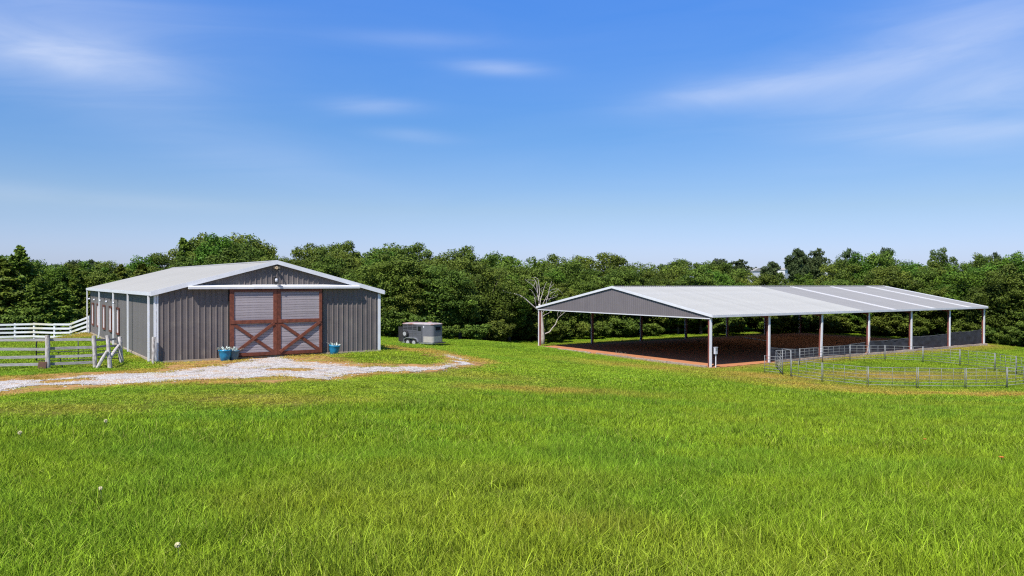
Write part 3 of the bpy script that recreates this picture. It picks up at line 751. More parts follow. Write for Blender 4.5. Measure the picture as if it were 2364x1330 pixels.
# ------------------------------------------------------------------ covered riding arena
def build_arena():
    t = thing('riding_arena', 'long open sided riding arena with pale metal roof on posts', 'open shed', (AX, AY, AZ), AYAW)
    k = AR/(AW/2); ang = math.atan(k)
    OV, OE = 0.07, 0.25
    # local x along the length, y across; near side y=0
    n = 55; wsh = (AL+2*OV)/n/0.9144
    ln = math.hypot(AW/2+OE, k*(AW/2+OE))
    rp = rib_profile(3, 0.06, 0.016, 0.055, 0.0)
    meshes = {}
    for key in ('roof_arena', 'roof_grey', 'skylight'):
        me = bpy.data.meshes.new('roof_sheet'); v = []; f = []
        hs = {'roof_arena': 1.0, 'roof_grey': 0.5, 'skylight': 0.8}[key]
        for x, h in rp: v += [(x*wsh, 0, h*hs), (x*wsh, ln, h*hs)]
        for q in range(len(rp)-1): f.append((2*q, 2*q+2, 2*q+3, 2*q+1))
        me.from_pydata(v, [], f); me.materials.append(M[key]); meshes[key] = me
    z0 = AE-k*OE+0.06
    for j in range(n):
        x = -OV + j*0.9144*wsh
        key = 'roof_arena' if j < 26 else ('skylight' if j in (32, 41, 50) else 'roof_grey')
        for side in (0, 1):
            o = link('roof_sheet', meshes[key], t)
            if side == 0: o.matrix_local = Matrix(((1, 0, 0, x), (0, math.cos(ang), -math.sin(ang), -OE), (0, math.sin(ang), math.cos(ang), z0), (0, 0, 0, 1)))
            else: o.matrix_local = Matrix(((1, 0, 0, x), (0, -math.cos(ang), math.sin(ang), AW+OE), (0, math.sin(ang), math.cos(ang), z0), (0, 0, 0, 1)))
    zr = AE+AR+0.06
    rc = MB()
    for s in (-1, 1):
        rc.add([(-OV, AW/2, zr+0.06), (AL+OV, AW/2, zr+0.06), (AL+OV, AW/2+s*0.3, zr+0.06-0.3*k), (-OV, AW/2+s*0.3, zr+0.06-0.3*k)], [(0, 1, 2, 3)])
    for i in range(int((AL+2*OV)/PITCH_R)):
        x = -OV+i*PITCH_R+0.1; rc.box((x, AW/2-0.12, zr+0.04), (x+0.13, AW/2+0.12, zr+0.105))
    rc.build('ridge_cap', M['roof_grey'], t)
    # gable cladding both ends
    prof = rib_profile(3, 0.03, minor=0.004)
    zb = AE-0.28
    for end in (0, 1):
        y = 0.0
        while y < AW-0.01:
            hi = min(y+0.9144, AW)
            me = sheet_mesh('gable_panel', M['gable'], prof, zb, lambda q: AE+k*min(q, AW-q)-0.02, y, (y, hi))
            if end == 0: o = link('gable_panel', me, t, (0, AW, 0), (0, 0, -math.pi/2))
            else: o = link('gable_panel', me, t, (AL, 0, 0), (0, 0, math.pi/2))
            y += 0.9144
        xx = (-OV-0.07, -OV-0.01) if end == 0 else (AL+OV+0.01, AL+OV+0.07)
        for s in (0, 1):
            g = (lambda q: q) if s == 0 else (lambda q: AW-q)
            v = [(x, g(yy), zz) for x in xx for yy, zz in ((-OE-0.04, z0-0.17), (AW/2, zr-0.15), (AW/2, zr+0.09), (-OE-0.04, z0+0.07))]
            MB().add(v, [(0, 1, 2, 3), (7, 6, 5, 4), (0, 4, 5, 1), (1, 5, 6, 2), (2, 6, 7, 3), (3, 7, 4, 0)]).build('rake_trim', M['trim'], t)
        xs = (-0.045, -0.0) if end == 0 else (AL, AL+0.045)
        MB().box((xs[0], 0.0, zb-0.06), (xs[1], AW, zb+0.03)).build('base_trim', M['trim'], t)
    for y0, y1 in ((-OE-0.10, -OE-0.005), (AW+OE+0.005, AW+OE+0.10)):
        MB().box((-OV, y0, z0-0.19), (AL+OV, y1, z0+0.03)).build('gutter', M['trim_grey'], t)
    # frames
    lean = {2: 0.12}
    for i in range(7):
        x = AL*i/6
        for side in (0, 1):
            y = 0.0 if side == 0 else AW
            s = -1 if side == 0 else 1
            dl = lean.get(i, 0) if side == 0 else 0
            xx = x + (0.12 if i == 0 else (-0.12 if i == 6 else 0))
            zt = AE-0.12
            p = MB().bar((xx-dl, y-s*0.05, 0.0), (xx+dl*0.4, y-s*0.05, zt), 0.27, 0.09, (0, 1, 0))
            po = p.build('post', M['trim'], t, bevel=0.01)
            MB().bar((xx-dl, y-s*0.185, 0.0), (xx+dl*0.4, y-s*0.185, zt), 0.06, 0.17, (0, 1, 0)).bar((xx-dl, y-s*0.285, 0.0), (xx+dl*0.4, y-s*0.285, zt), 0.2, 0.03, (0, 1, 0)).build('post_web', M['red_iron'], po)
            MB().box((xx-dl-0.2, y-s*0.2-0.25, -0.12), (xx-dl+0.2, y-s*0.2+0.25, 0.012)).build('footing', M['concrete'], po)
            a = (xx, y-s*0.3, AE-0.25); b = (xx, AW/2, AE+AR-0.42)
            MB().bar(a, b, 0.16, 0.40).build('rafter', M['red_iron'], t)
    for side in (0, 1):
        for q in range(1, 9):
            yy = AW/2*q/9; y = yy if side == 0 else AW-yy
            MB().box((0.05, y-0.04, AE+k*yy-0.17), (AL-0.05, y+0.04, AE+k*yy-0.02)).build('purlin', M['red_iron'], t)
build_arena()

def arena_pt(s, tt, z=0.0):
    x, y = arena_xy(s, tt); return Vector((x, y, AZ+z))
# black windscreen sheets hung on the near side, one per bay
BAY = AL/6
names = ['nearest the gate with a sagging top', 'with a drooping top left of the leaning pole', 'taut between the middle posts', 'second from the far end of the arena', 'at the far end of the arena']
hts = [(1.45, 1.05), (1.15, 1.35), (1.45, 1.50), (1.62, 1.70), (1.85, 1.95)]
for b in range(1, 6):
    t = thing('windscreen', 'black mesh windscreen '+names[b-1], 'windscreen', arena_pt(BAY*b+0.3, 0.32), AYAW, 'black mesh windscreens along the arena side')
    nx, nz = 46, 10; v = []; f = []
    L = BAY-0.55; h0, h1 = hts[b-1]
    for i in range(nx):
        u = i/(nx-1)
        hh = h0+(h1-h0)*u - (0.10+0.05*b % 3*0.04)*math.sin(math.pi*u) + 0.05*math.sin(u*9+b)
        for j in range(nz):
            w = j/(nz-1)
            y = 0.07*math.sin(u*26+w*4+b*2)*(1-abs(w-0.5)) + 0.05*math.sin(u*7+b) + 0.06*(fbm(np.array([u*14+b*9]), np.array([w*5]), 3)[0]-0.5)*2
            v.append((u*L, y, 0.06+w*hh))
    for side in (0, 1):
        o_ = len(v)//2 if side else 0
        if side: v += [(x, y+0.012, z) for x, y, z in v[:]]; o_ = nx*nz
        for i in range(nx-1):
            for j in range(nz-1): f.append((o_+i*nz+j, o_+(i+1)*nz+j, o_+(i+1)*nz+j+1, o_+i*nz+j+1))
    me = bpy.data.meshes.new('sheet'); me.from_pydata(v, [], f); me.materials.append(M['fabric']); me.polygons.foreach_set('use_smooth', [True]*len(f))
    link('sheet', me, t)
    MB().tube([(0.0, 0.01, h0+0.02), (L*0.5, 0.01, (h0+h1)/2-0.08), (L, 0.01, h1+0.02)], 0.012, 5).build('cable', M['galv'], t)
# weathered edging timbers along the gable end and the near side
def timber(a, b, w, h, grp):
    a, b = Vector(a), Vector(b); d = b-a
    mb = MB(); L = d.length; n = 5
    pts = []
    for i in range(n):
        u = i/(n-1); pts.append((u*L, R.uniform(-0.03, 0.03), h/2+R.uniform(-0.015, 0.015)))
    for i in range(n-1):
        mb.bar(pts[i], pts[i+1], w*R.uniform(0.9, 1.1), h*R.uniform(0.9, 1.1))
    o = mb.build('edging_timber', M['timber'], None, loc=a, rot=(0, 0, math.atan2(d.y, d.x)))
    tag(o, grp[0], 'timber', grp[1])
ORD = 'first second third fourth fifth sixth seventh eighth ninth tenth eleventh twelfth thirteenth fourteenth'.split()
y = 0.2; ti = 0
while y < AW-1:
    L = R.uniform(2.0, 3.6); y1 = min(y+L, AW-0.3)
    timber(arena_pt(-0.35+R.uniform(-0.12, 0.12), y), arena_pt(-0.35+R.uniform(-0.12, 0.12), y1), 0.26, 0.20,
           (ORD[ti]+' weathered edging timber from the near corner post along the arena gable end', 'edging timbers at the gable end')); ti += 1
    y = y1+R.choice((0.1, 0.15, 0.9))
x = BAY+0.6; ti = 0
while x < AL-1:
    L = R.uniform(2.4, 4.2); x1 = min(x+L, AL-0.3)
    timber(arena_pt(x, -0.28+R.uniform(-0.1, 0.1)), arena_pt(x1, -0.28+R.uniform(-0.1, 0.1)), 0.24, 0.24,
           (ORD[ti]+' weathered edging timber from the pen gate below the black windscreens', 'edging timbers along the arena side')); ti += 1
    x = x1+R.uniform(0.05, 0.3)
# meter box by the near corner post
def meter_box():
    p = arena_pt(0.42, -0.28)
    t = thing('meter_box', 'grey electrical box on a white conduit beside the near arena post', 'electrical box', p, AYAW+0.1)
    MB().box((-0.17, -0.10, 1.30), (0.17, 0.10, 1.92)).build('box', M['trim_grey'], t, bevel=0.015)
    MB().box((-0.14, -0.115, 1.62), (0.10, -0.1005, 1.86)).build('door', M['alu'], t)
    MB().box((-0.19, -0.13, 1.925), (0.19, 0.12, 1.96)).build('lid', M['trim_grey'], t)
    MB().tube([(0.03, 0, -0.1), (0.03, 0, 1.30)], 0.045, 8).build('conduit', M['trim'], t)
meter_box()
def pole(a, b, r, label, mat):
    o = MB().tube([a, Vector(a).lerp(Vector(b), 0.5), b], r, 8).build('pole', mat, None, smooth=True)
    tag(o, label, 'pole')
a, b = on_ground(1718, 781), on_ground(1771, 788.5)
pole(a+Vector((0, 0, 0.09)), b+Vector((0, 0, 0.09)), 0.055, 'pale ground pole lying on the red dirt inside the arena', M['trim'])
pa = arena_pt(BAY*3-1.5, -0.6); pole(pa, arena_pt(BAY*3-0.25, -0.22, 2.0), 0.05, 'pale pole leaning on an arena post behind the round pen', M['timber'])
# dry weeds by the front timber
def weeds():
    mb = MB()
    for yy, n, h in ((12.2, 10, 0.8), (10.9, 12, 0.7), (8.5, 14, 0.5), (6.9, 16, 0.45), (16.5, 8, 0.3)):
        for i in range(n):
            p = arena_pt(-0.55+R.uniform(-0.3, 0.3), yy+R.uniform(-0.6, 0.6)); a = R.uniform(0, 6.28)
            q = p+Vector((math.cos(a)*0.3*R.random(), math.sin(a)*0.3*R.random(), h*R.uniform(0.4, 1.0)))
            mb.tube([p, p.lerp(q, 0.6)+Vector((0.03, 0, 0.03)), q], [0.012, 0.01, 0.004], 4)
    tag(mb.build('dead_weeds', M['timber'], None), 'dry weed stalks along the timber at the arena gable end', 'weeds', kind='stuff')
weeds()

# ------------------------------------------------------------------ round pen of pipe panels
PH = 1.62
def level(px, py):
    r = ray(px, py); d = (AZ-CZ)/r.z*r.y; p = at_depth(px, py, d); return Vector((p.x, p.y, float(ground_z(p.x, p.y))))
def panel(p, q, label, nv=3, name='pen_panel', group='pipe panels of the round pen', rails=6, h=PH):
    t = thing(name, label, 'corral panel', p, 0, group)
    d = q-p; L = d.length
    def at(u, z): return Vector((d.x*u, d.y*u, d.z*u+z))
    e = 0.05/L
    for u in (e, 1-e): MB().tube([at(u, 0.0), at(u, h)], 0.025, 6).build('upright', M['galv'], t, smooth=True)
    for k_ in range(rails):
        z = 0.24 + (h-0.30)*(k_/(rails-1))**1.08
        MB().tube([at(e, z), at(1-e, z)], 0.017 if 0 < k_ < rails-1 else 0.021, 6).build('rail', M['galv'], t, smooth=True)
    for k_ in range(nv):
        u = (k_+1)/(nv+1); MB().tube([at(u, 0.22), at(u, h-0.04)], 0.013, 5).build('stay', M['galv'], t, smooth=True)
    return t
near = [(1825.7, 873), (1898, 884), (2003, 894), (2118, 897), (2229, 898), (2325, 896), (2400, 890)]
labs = ['short pipe panel just right of the round pen gate frame', 'pipe panel on the near side, second from the gate frame', 'pipe panel in the middle of the near pen side', 'pipe panel on the near side in front of the dry patch',
        'pipe panel on the near side where the pen starts to turn', 'pipe panel closing the near right end of the pen']
for i in range(len(near)-1): panel(level(*near[i]), level(*near[i+1]), labs[i])
far = [(1791, 848), (1846, 843), (1899, 837), (1962, 833), (2043, 834), (2131, 838), (2216, 846), (2297, 858), (2346, 866), (2398, 878)]
labs = ['pipe panel at the far left bend before the black windscreen', 'pipe panel on the far side left of the leaning arena post', 'pipe panel on the far side in front of the drooping windscreen', 'pipe panel on the far side below the leaning pole',
        'pipe panel on the far side beside the middle timbers', 'pipe panel on the far side over the greenest grass', 'pipe panel on the far side curving down to the right', 'pipe panel at the far right bend of the pen', 'pipe panel at the right end on the far side']
for i in range(len(far)-1): panel(level(*far[i]), level(*far[i+1]), labs[i], 4 if i < 4 else 3)
panel(level(1791, 848), level(1806, 867), 'steeply turned pipe panel left of the pen gate frame', 2)
panel(level(1764, 863), level(1802, 866), 'pipe gate panel swung open to the left of the pen', 2)
# bow gate frame
def bow():
    p, q = level(1806, 867), level(1825.7, 873)
    t = thing('gate_frame', 'tall pipe gate frame at the left end of the round pen', 'gate frame', p)
    d = q-p; H = 2.32
    MB().tube([(0, 0, 0), (0, 0, H)], 0.036, 6).build('upright', M['galv'], t, smooth=True)
    MB().tube([d, d+Vector((0, 0, H))], 0.036, 6).build('upright', M['galv'], t, smooth=True)
    MB().tube([(0, 0, H), d+Vector((0, 0, H))], 0.036, 6).build('crossbar', M['galv'], t, smooth=True)
bow()

# ------------------------------------------------------------------ timber fence and pipe gate, left
def post(px, py, h, r, label, lean=(0, 0)):
    p = on_ground(px, py)
    t = thing('fence_post', label, 'fence post', p, 0, 'timber posts of the front fence')
    n = 7; pts = []; rad = []
    for i in range(n):
        u = i/(n-1); pts.append((lean[0]*u+R.uniform(-0.012, 0.012), lean[1]*u+R.uniform(-0.012, 0.012), -0.15+(h+0.15)*u)); rad.append(r*R.uniform(0.9, 1.08)*(1-0.1*u))
    MB().tube(pts, rad, 12).build('trunk', M['post_wood'], t, smooth=False)
    return p
p1 = post(110, 853, 1.66, 0.115, 'thick round timber post at the left of the front fence')
p2 = post(220, 850, 1.60, 0.105, 'bleached timber post left of the crossed brace posts', (-0.08, 0))
p3 = post(254, 850, 1.62, 0.105, 'leaning timber post with braces tied at its middle', (-0.12, 0))
xy = barn_xy(-0.12, -0.32); pc = to_px((xy[0], xy[1], float(ground_z(*xy))))
post(pc[0], pc[1], 1.42, 0.095, 'bleached post standing against the front left barn corner')
p4 = post(281, 839, 1.40, 0.115, 'knotty timber post at the right end of the front fence', (-0.10, 0))
def brace(a, b, label):
    o = MB().tube([a, a.lerp(b, 0.5)+Vector((0, 0, 0.02)), b], [0.08, 0.085, 0.07], 9).build('brace_pole', M['post_wood'], None)
    tag(o, label, 'brace')
brace(p2+Vector((0.15, -0.1, 0.0)), p3+Vector((-0.08, -0.12, 0.85)), 'slanting brace pole left of the leaning post')
brace(p3+Vector((0.02, -0.08, 0.45)), p4+Vector((-0.1, -0.12, 0.95)), 'slanting brace pole between the leaning and the end post')
def boards(pa, pb, zs, label, w=0.13, back=0.14):
    t = thing('board_fence', label, 'board fence', pa)
    d = pb-pa; dirv = d.normalized(); off = Vector((-dirv.y, dirv.x, 0))*back
    for z0, z1 in zs:
        a = off + Vector((0, 0, z0)); b = d + off + Vector((0, 0, z1)); mid = a.lerp(b, 0.5)+Vector((0, 0, R.uniform(-0.04, 0.04)))
        MB().bar(a, mid, 0.03, w).bar(mid, b, 0.03, w).build('board', M['grey_wood'], t)
pl = on_ground(-120, 856)
boards(pl, p1, [(1.42, 1.42), (0.98, 0.96), (0.62, 0.60), (0.24, 0.24)], 'silvered board fence left of the thick timber post')
boards(p1, p2, [(1.42, 1.40), (1.0, 1.02), (0.60, 0.62), (0.24, 0.28)], 'silvered board fence between the thick and bleached posts')
boards(p2, p4+Vector((0, 0, 0.0)), [(1.36, 1.28), (1.0, 0.92), (0.62, 0.56)], 'short silvered boards behind the crossed braces', 0.10, 0.2)
def pipe_gate():
    a, b = on_ground(84, 838), on_ground(276, 838)
    t = thing('pipe_gate', 'black pipe gate with rounded corner behind the board fence', 'gate', a)
    d = b-a; off = Vector((0, 0, 0))
    def at(u, z): return d*u + off + Vector((0, 0, z))
    MB().tube([at(0, 0.12), at(0, 0.95), at(0.005, 1.12), at(0.025, 1.2), at(0.06, 1.22), at(0.55, 1.22), at(1, 1.26)], 0.034, 7).build('frame', M['black_metal'], t, smooth=True)
    for z in (0.55, 0.30, 0.12): MB().tube([at(0, z), at(1, z+0.12)], 0.022, 6).build('rail', M['black_metal'], t, smooth=True)
    for u in (0.5, 0.99): MB().tube([at(u, 0.12), at(u, 1.22)], 0.022, 6).build('upright', M['black_metal'], t, smooth=True)
    MB().tube([at(0.25, 1.2), at(0.5, 0.72)], 0.006, 4).build('tie_wire', M['black_metal'], t)
pipe_gate()
a = on_ground(145, 851); b = a + Vector((-0.36, 0.25, 0.78))
o = MB().tube([a, b], 0.022, 6).build('iron_bar', M['black_metal'], None); tag(o, 'dark iron bar leaning against the fence boards', 'bar')
a = on_ground(98, 854)
o = MB().box((-0.16, -0.02, 0), (0.20, 0.02, 0.40)).build('rusty_plate', M['rust'], None, loc=a+Vector((-0.06, -0.02, 0)), rot=(-0.2, 0.1, 0.2)); tag(o, 'rust brown plate leaning on the thick timber post', 'plate')

# ------------------------------------------------------------------ white rail fence, far left
def white_fence():
    pts = [at_depth(-60, 782, 69), at_depth(-10, 783, 69.5), at_depth(34.6, 784, 70), at_depth(79, 785, 70), at_depth(126, 786, 69.5), at_depth(163.5, 786, 69), at_depth(207, 771.5, 65.2)]
    pts = [Vector((p.x, p.y, float(ground_z(p.x, p.y)))) for p in pts]
    t = thing('rail_fence', 'white four rail fence running from the barn back corner', 'rail fence', pts[0])
    for p in pts:
        q = p-pts[0]
        MB().box((-0.07, -0.07, -0.2), (0.07, 0.07, 1.46)).build('post', M['white_rail'], t, loc=q, bevel=0.01)
    for a_, b_ in zip(pts[:-1], pts[1:]):
        a, b = a_-pts[0], b_-pts[0]; d = (b-a).normalized(); off = Vector((d.y, -d.x, 0))*0.09
        for z in (0.28, 0.64, 1.0, 1.36):
            MB().bar(a+off+Vector((0, 0, z+R.uniform(-0.02, 0.02))), b+off+Vector((0, 0, z+R.uniform(-0.02, 0.02))), 0.04, 0.17).build('rail', M['white_rail'], t)
white_fence()

# ------------------------------------------------------------------ horse trailer
def trailer():
    p = on_ground(940, 799)
    g0 = on_ground(975, 799)
    th = -math.radians(31)
    t = thing('horse_trailer', 'grey two axle horse trailer parked by the woods', 'trailer', (g0.x, g0.y, g0.z+0.05), th)
    L, Wd, z0, z1 = 3.75, 1.85, 0.40, 2.18
    x0, x1 = -L/2+0.1, L/2+0.1                       # +x towards the hitch; near side is y = -Wd/2
    h = Wd/2; nr = 0.34
    plan = [(x0, -h), (x1-nr, -h)] + [(x1-nr+nr*math.sin(q*math.pi/12), -h+nr-nr*math.cos(q*math.pi/12)) for q in range(1, 7)] + \
           [(x1-nr+nr*math.cos(q*math.pi/12), h-nr+nr*math.sin(q*math.pi/12)) for q in range(0, 7)] + [(x0, h)]
    xs = x1-1.25
    rear = [q for q in plan if q[0] < xs]
    MB().prism_z([(x0, -h), (xs, -h), (xs, h), (x0, h)], z0, z1).build('body', M['trailer'], t)
    MB().prism_z([(xs+0.002, -h)] + [q for q in plan if q[0] > xs] + [(xs+0.002, h)], z0, z1).build('nose', M['trailer_nose'], t, smooth=False)
    grow = lambda pl_, e: [(x+(e if x > 0 else -e), y+(e if y > 0 else -e)) for x, y in pl_]
    rf = MB()
    rings = [(0.03, z1), (0.04, z1+0.05), (-0.03, z1+0.11), (-0.25, z1+0.15)]
    b = 0; n = len(plan)
    for e, z in rings: rf.v += [(x, y, z) for x, y in grow(plan, e)]
    for i in range(len(rings)-1):
        for k_ in range(n): rf.f.append((i*n+k_, i*n+(k_+1) % n, (i+1)*n+(k_+1) % n, (i+1)*n+k_))
    rf.f.append(tuple(range((len(rings)-1)*n, len(rings)*n))); rf.f.append(tuple(range(n))[::-1])
    rf.build('roof', M['trailer_roof'], t)
    MB().lathe([(0.30, 0.0), (0.28, 0.07), (0.12, 0.12)], 12, (x1-1.0, 0, z1+0.14)).build('roof_vent', M['trailer_roof'], t, smooth=True)
    ys = -h-0.012
    # slatted openings
    for i in range(3):
        a = x0+0.06+i*0.62; b_ = a+0.54
        w = MB().box((a, ys, 1.66), (b_, -h-0.001, 2.08)).build('vent_opening', M['dark'], t)
        for z in (1.78, 1.93): MB().box((a-0.02, ys-0.02, z), (b_+0.02, ys-0.001, z+0.03)).build('slat', M['trailer_nose'], w)
    for z in (0.82, 1.05, 1.28, 1.50): MB().box((x0, ys-0.004, z), (xs-0.85, -h-0.001, z+0.02)).build('rub_rail', M['trailer_nose'], t)
    for xx in (x0+0.62, x0+1.24, x0+1.88): MB().box((xx-0.02, ys-0.006, z0), (xx+0.02, -h-0.002, z1)).build('stay', M['trailer'], t)
    dx0, dx1 = xs-0.72, xs-0.08
    dr = MB().box((dx0, ys-0.02, z0+0.02), (dx1, -h-0.001, 2.06)).build('door', M['trailer'], t, bevel=0.01)
    MB().box((dx0+0.16, ys-0.032, 1.55), (dx1-0.1, ys-0.021, 2.0)).build('window', M['glass'], dr)
    for z in (0.9, 1.15, 1.4): MB().box((dx0+0.05, ys-0.028, z), (dx1-0.05, ys-0.021, z+0.03)).build('rib', M['trailer_nose'], dr)
    MB().box((xs+0.10, ys-0.015, 1.90), (xs+0.22, -h-0.002, 2.03)).build('lamp', M['trim'], t)
    # stone guard round the nose
    ga = MB()
    pl2 = [q for q in grow(plan, 0.012) if q[0] > xs+0.12 and q[1] < h-0.2]
    pl2 = [(xs+0.12, -h-0.012)] + pl2
    for z in (z0+0.03, 1.02): ga.v += [(x, y, z) for x, y in pl2]
    m_ = len(pl2)
    for k_ in range(m_-1): ga.f.append((k_, k_+1, m_+k_+1, m_+k_))
    for z in (z0+0.03, 1.02): ga.v += [(x-0.01 if x > xs+0.3 else x, y+0.01, z) for x, y in pl2]
    ga.f += [(m_+k_, m_+k_+1, 3*m_+k_+1, 3*m_+k_) for k_ in range(m_-1)]
    ga.build('stone_guard', M['guard'], t)
    MB().box((x1-0.005, -0.42, 1.62), (x1+0.012, 0.42, 1.98)).build('front_window', M['glass'], t)
    MB().box((x0-0.05, -h+0.05, z0), (x0-0.002, h-0.05, 2.1)).build('rear_door', M['black_metal'], t)
    MB().box((x0-0.62, -h+0.06, 0.02), (x0-0.08, -h+0.10, 1.9)).build('rear_ramp', M['black_metal'], t)
    MB().box((x0-0.05, -h-0.01, z0-0.12), (x1, h+0.01, z0-0.005)).build('chassis', M['alu'], t)
    # wheels
    for side in (-1, 1):
        for xx in (x0+0.72, x0+1.50):
            yy = side*(h+0.03)
            w = MB().lathe([(0.20, -0.1), (0.33, -0.1), (0.36, -0.06), (0.36, 0.06), (0.33, 0.1), (0.20, 0.1)], 20, (xx, yy, 0.36), 'y').build('wheel', M['rubber'], t, smooth=False)
            MB().lathe([(0.04, side*0.07), (0.10, side*0.085), (0.17, side*0.06), (0.205, side*0.104)], 16, (xx, yy, 0.36), 'y').build('rim', M['rim'], w, smooth=False)
        fd = MB(); cx_ = x0+1.11
        pts = [(cx_-0.86, 0.5), (cx_-0.72, 0.78), (cx_-0.5, 0.85), (cx_+0.5, 0.85), (cx_+0.76, 0.76), (cx_+0.92, 0.46)]
        for (ax, az_), (bx, bz) in zip(pts[:-1], pts[1:]):
            fd.add([(ax, side*(h+0.005), az_), (bx, side*(h+0.005), bz), (bx, side*(h+0.22), bz), (ax, side*(h+0.22), az_), (ax, side*(h+0.22), az_-0.07), (bx, side*(h+0.22), bz-0.07)], [(0, 1, 2, 3), (3, 2, 5, 4)])
        fd.build('fender', M['alu'], t)
    sp = MB().lathe([(0.20, 0.12), (0.34, 0.12), (0.37, 0.05), (0.37, -0.05), (0.34, -0.1), (0.20, -0.1)], 20, (x0+0.42, -h-0.16, 1.22), 'y').build('spare_wheel', M['rubber'], t)
    MB().lathe([(0.05, -0.085), (0.12, -0.1), (0.205, -0.104)], 16, (x0+0.42, -h-0.16, 1.22), 'y').build('rim', M['rim'], sp)
    MB().bar((x1-0.1, 0.45, 0.38), (x1+0.72, 0.0, 0.40), 0.07, 0.09).bar((x1-0.1, -0.45, 0.38), (x1+0.72, 0.0, 0.40), 0.07, 0.09).bar((x1+0.65, 0, 0.42), (x1+0.95, 0, 0.46), 0.09, 0.08).build('tongue', M['black_metal'], t)
    MB().tube([(x1+0.5, 0, 0.0), (x1+0.5, 0, 0.95)], 0.04, 8).tube([(x1+0.5, 0, 0.92), (x1+0.5, -0.18, 0.95)], 0.018, 6).build('jack', M['black_metal'], t)
trailer()

# ------------------------------------------------------------------ trees
def leaf_quads(pos, nrm, size, var, asp=1.0, axis_dir=None):
    """one rhombus per leaf cluster"""
    n = len(pos)
    nrm = nrm/np.maximum(np.linalg.norm(nrm, axis=1, keepdims=True), 1e-6)
    if axis_dir is None: axis_dir = rng.normal(size=(n, 3))
    a = axis_dir - nrm*(axis_dir*nrm).sum(1, keepdims=True); a /= np.maximum(np.linalg.norm(a, axis=1, keepdims=True), 1e-6)
    b = np.cross(nrm, a)
    s = size[:, None]
    v = np.stack([pos-a*s*asp, pos-b*s*0.62+nrm*s*0.12, pos+a*s*asp, pos+b*s*0.62-nrm*s*0.10], 1).reshape(-1, 3)
    f = np.arange(n*4).reshape(n, 4)
    return v, f, np.repeat(var, 4)
def blob_crown(name, mat, H, Rr, base, n_cl, per, leaf, seed, flat=0.72, shell=0.55, top_bias=0.15, lop=0.25):
    g = np.random.default_rng(seed)
    zc, hh = (base*H+H)/2, (H-base*H)/2
    u = g.normal(size=(n_cl, 3)); u /= np.linalg.norm(u, axis=1, keepdims=True); u[:, 2] += top_bias
    rr = g.uniform(shell, 1.0, n_cl)**0.6
    lob = 1 + lop*(np.sin(2*np.arctan2(u[:, 1], u[:, 0])+g.uniform(0, 6)) + np.sin(3*np.arctan2(u[:, 1], u[:, 0])+g.uniform(0, 6)))*0.5
    rc = Rr*g.uniform(0.15, 0.30, n_cl)
    cen = np.stack([u[:, 0]*rr*lob*(Rr-0.7*rc), u[:, 1]*rr*lob*(Rr-0.7*rc), zc+u[:, 2]*rr*(hh-0.55*rc)], 1)
    ci = np.repeat(np.arange(n_cl), per); n = len(ci)
    d = g.normal(size=(n, 3)); d /= np.linalg.norm(d, axis=1, keepdims=True); d[:, 2] = d[:, 2]*0.9+0.18
    r = rc[ci]*g.uniform(0.45, 1.06, n)**0.7
    # broken clump surface
    r *= 0.8+0.45*vnoise(d[:, 0]*3+ci*7.1, d[:, 1]*3+d[:, 2]*2, seed)
    pos = cen[ci] + d*r[:, None]*np.array([1, 1, flat])
    nr = d + g.normal(size=(n, 3))*0.75 + np.array([0, 0, 0.25])
    var = np.clip(0.6*g.uniform(0, 1, n_cl)[ci] + 0.4*g.uniform(0, 1, n), 0, 1)
    sz = leaf*g.uniform(0.6, 1.35, n)
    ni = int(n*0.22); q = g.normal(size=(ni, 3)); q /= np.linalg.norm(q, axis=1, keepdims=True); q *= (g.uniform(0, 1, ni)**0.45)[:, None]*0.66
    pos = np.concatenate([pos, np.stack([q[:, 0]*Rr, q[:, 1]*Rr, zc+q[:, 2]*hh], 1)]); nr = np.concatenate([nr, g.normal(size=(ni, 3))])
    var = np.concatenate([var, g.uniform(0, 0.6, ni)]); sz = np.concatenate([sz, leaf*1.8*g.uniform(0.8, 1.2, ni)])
    v, f, va = leaf_quads(pos, nr, sz, var)
    me = np_mesh(name, v, f, mat, False, {'leafvar': ('FLOAT', 'POINT', va)})
    return me, cen
def trunk_mesh(name, H, base, cen, r0, seed, mat, limbs=9):
    q = random.Random(seed); mb = MB()
    lean = Vector((q.uniform(-0.4, 0.4), q.uniform(-0.4, 0.4), 0))
    zt = H*0.72
    pts = [Vector((0, 0, -0.3)), Vector((0, 0, 0.1)), lean*0.3+Vector((0, 0, H*0.22)), lean*0.7+Vector((0, 0, H*0.45)), lean+Vector((0, 0, zt))]
    mb.tube(pts, [r0*1.5, r0*1.1, r0*0.85, r0*0.6, r0*0.15], 7)
    ids = q.sample(range(len(cen)), min(limbs, len(cen)))
    for i in ids:
        c = Vector(cen[i]); u = q.uniform(0.25, 0.75); s = pts[2].lerp(pts[4], u*0.8)
        if c.z < s.z: s = pts[2].copy()
        mid = s.lerp(c, 0.5)+Vector((0, 0, q.uniform(0, 0.5)))
        mb.tube([s, mid, c], [r0*0.42, r0*0.25, r0*0.06], 5)
    return mb.mesh(name, mat, smooth=True)
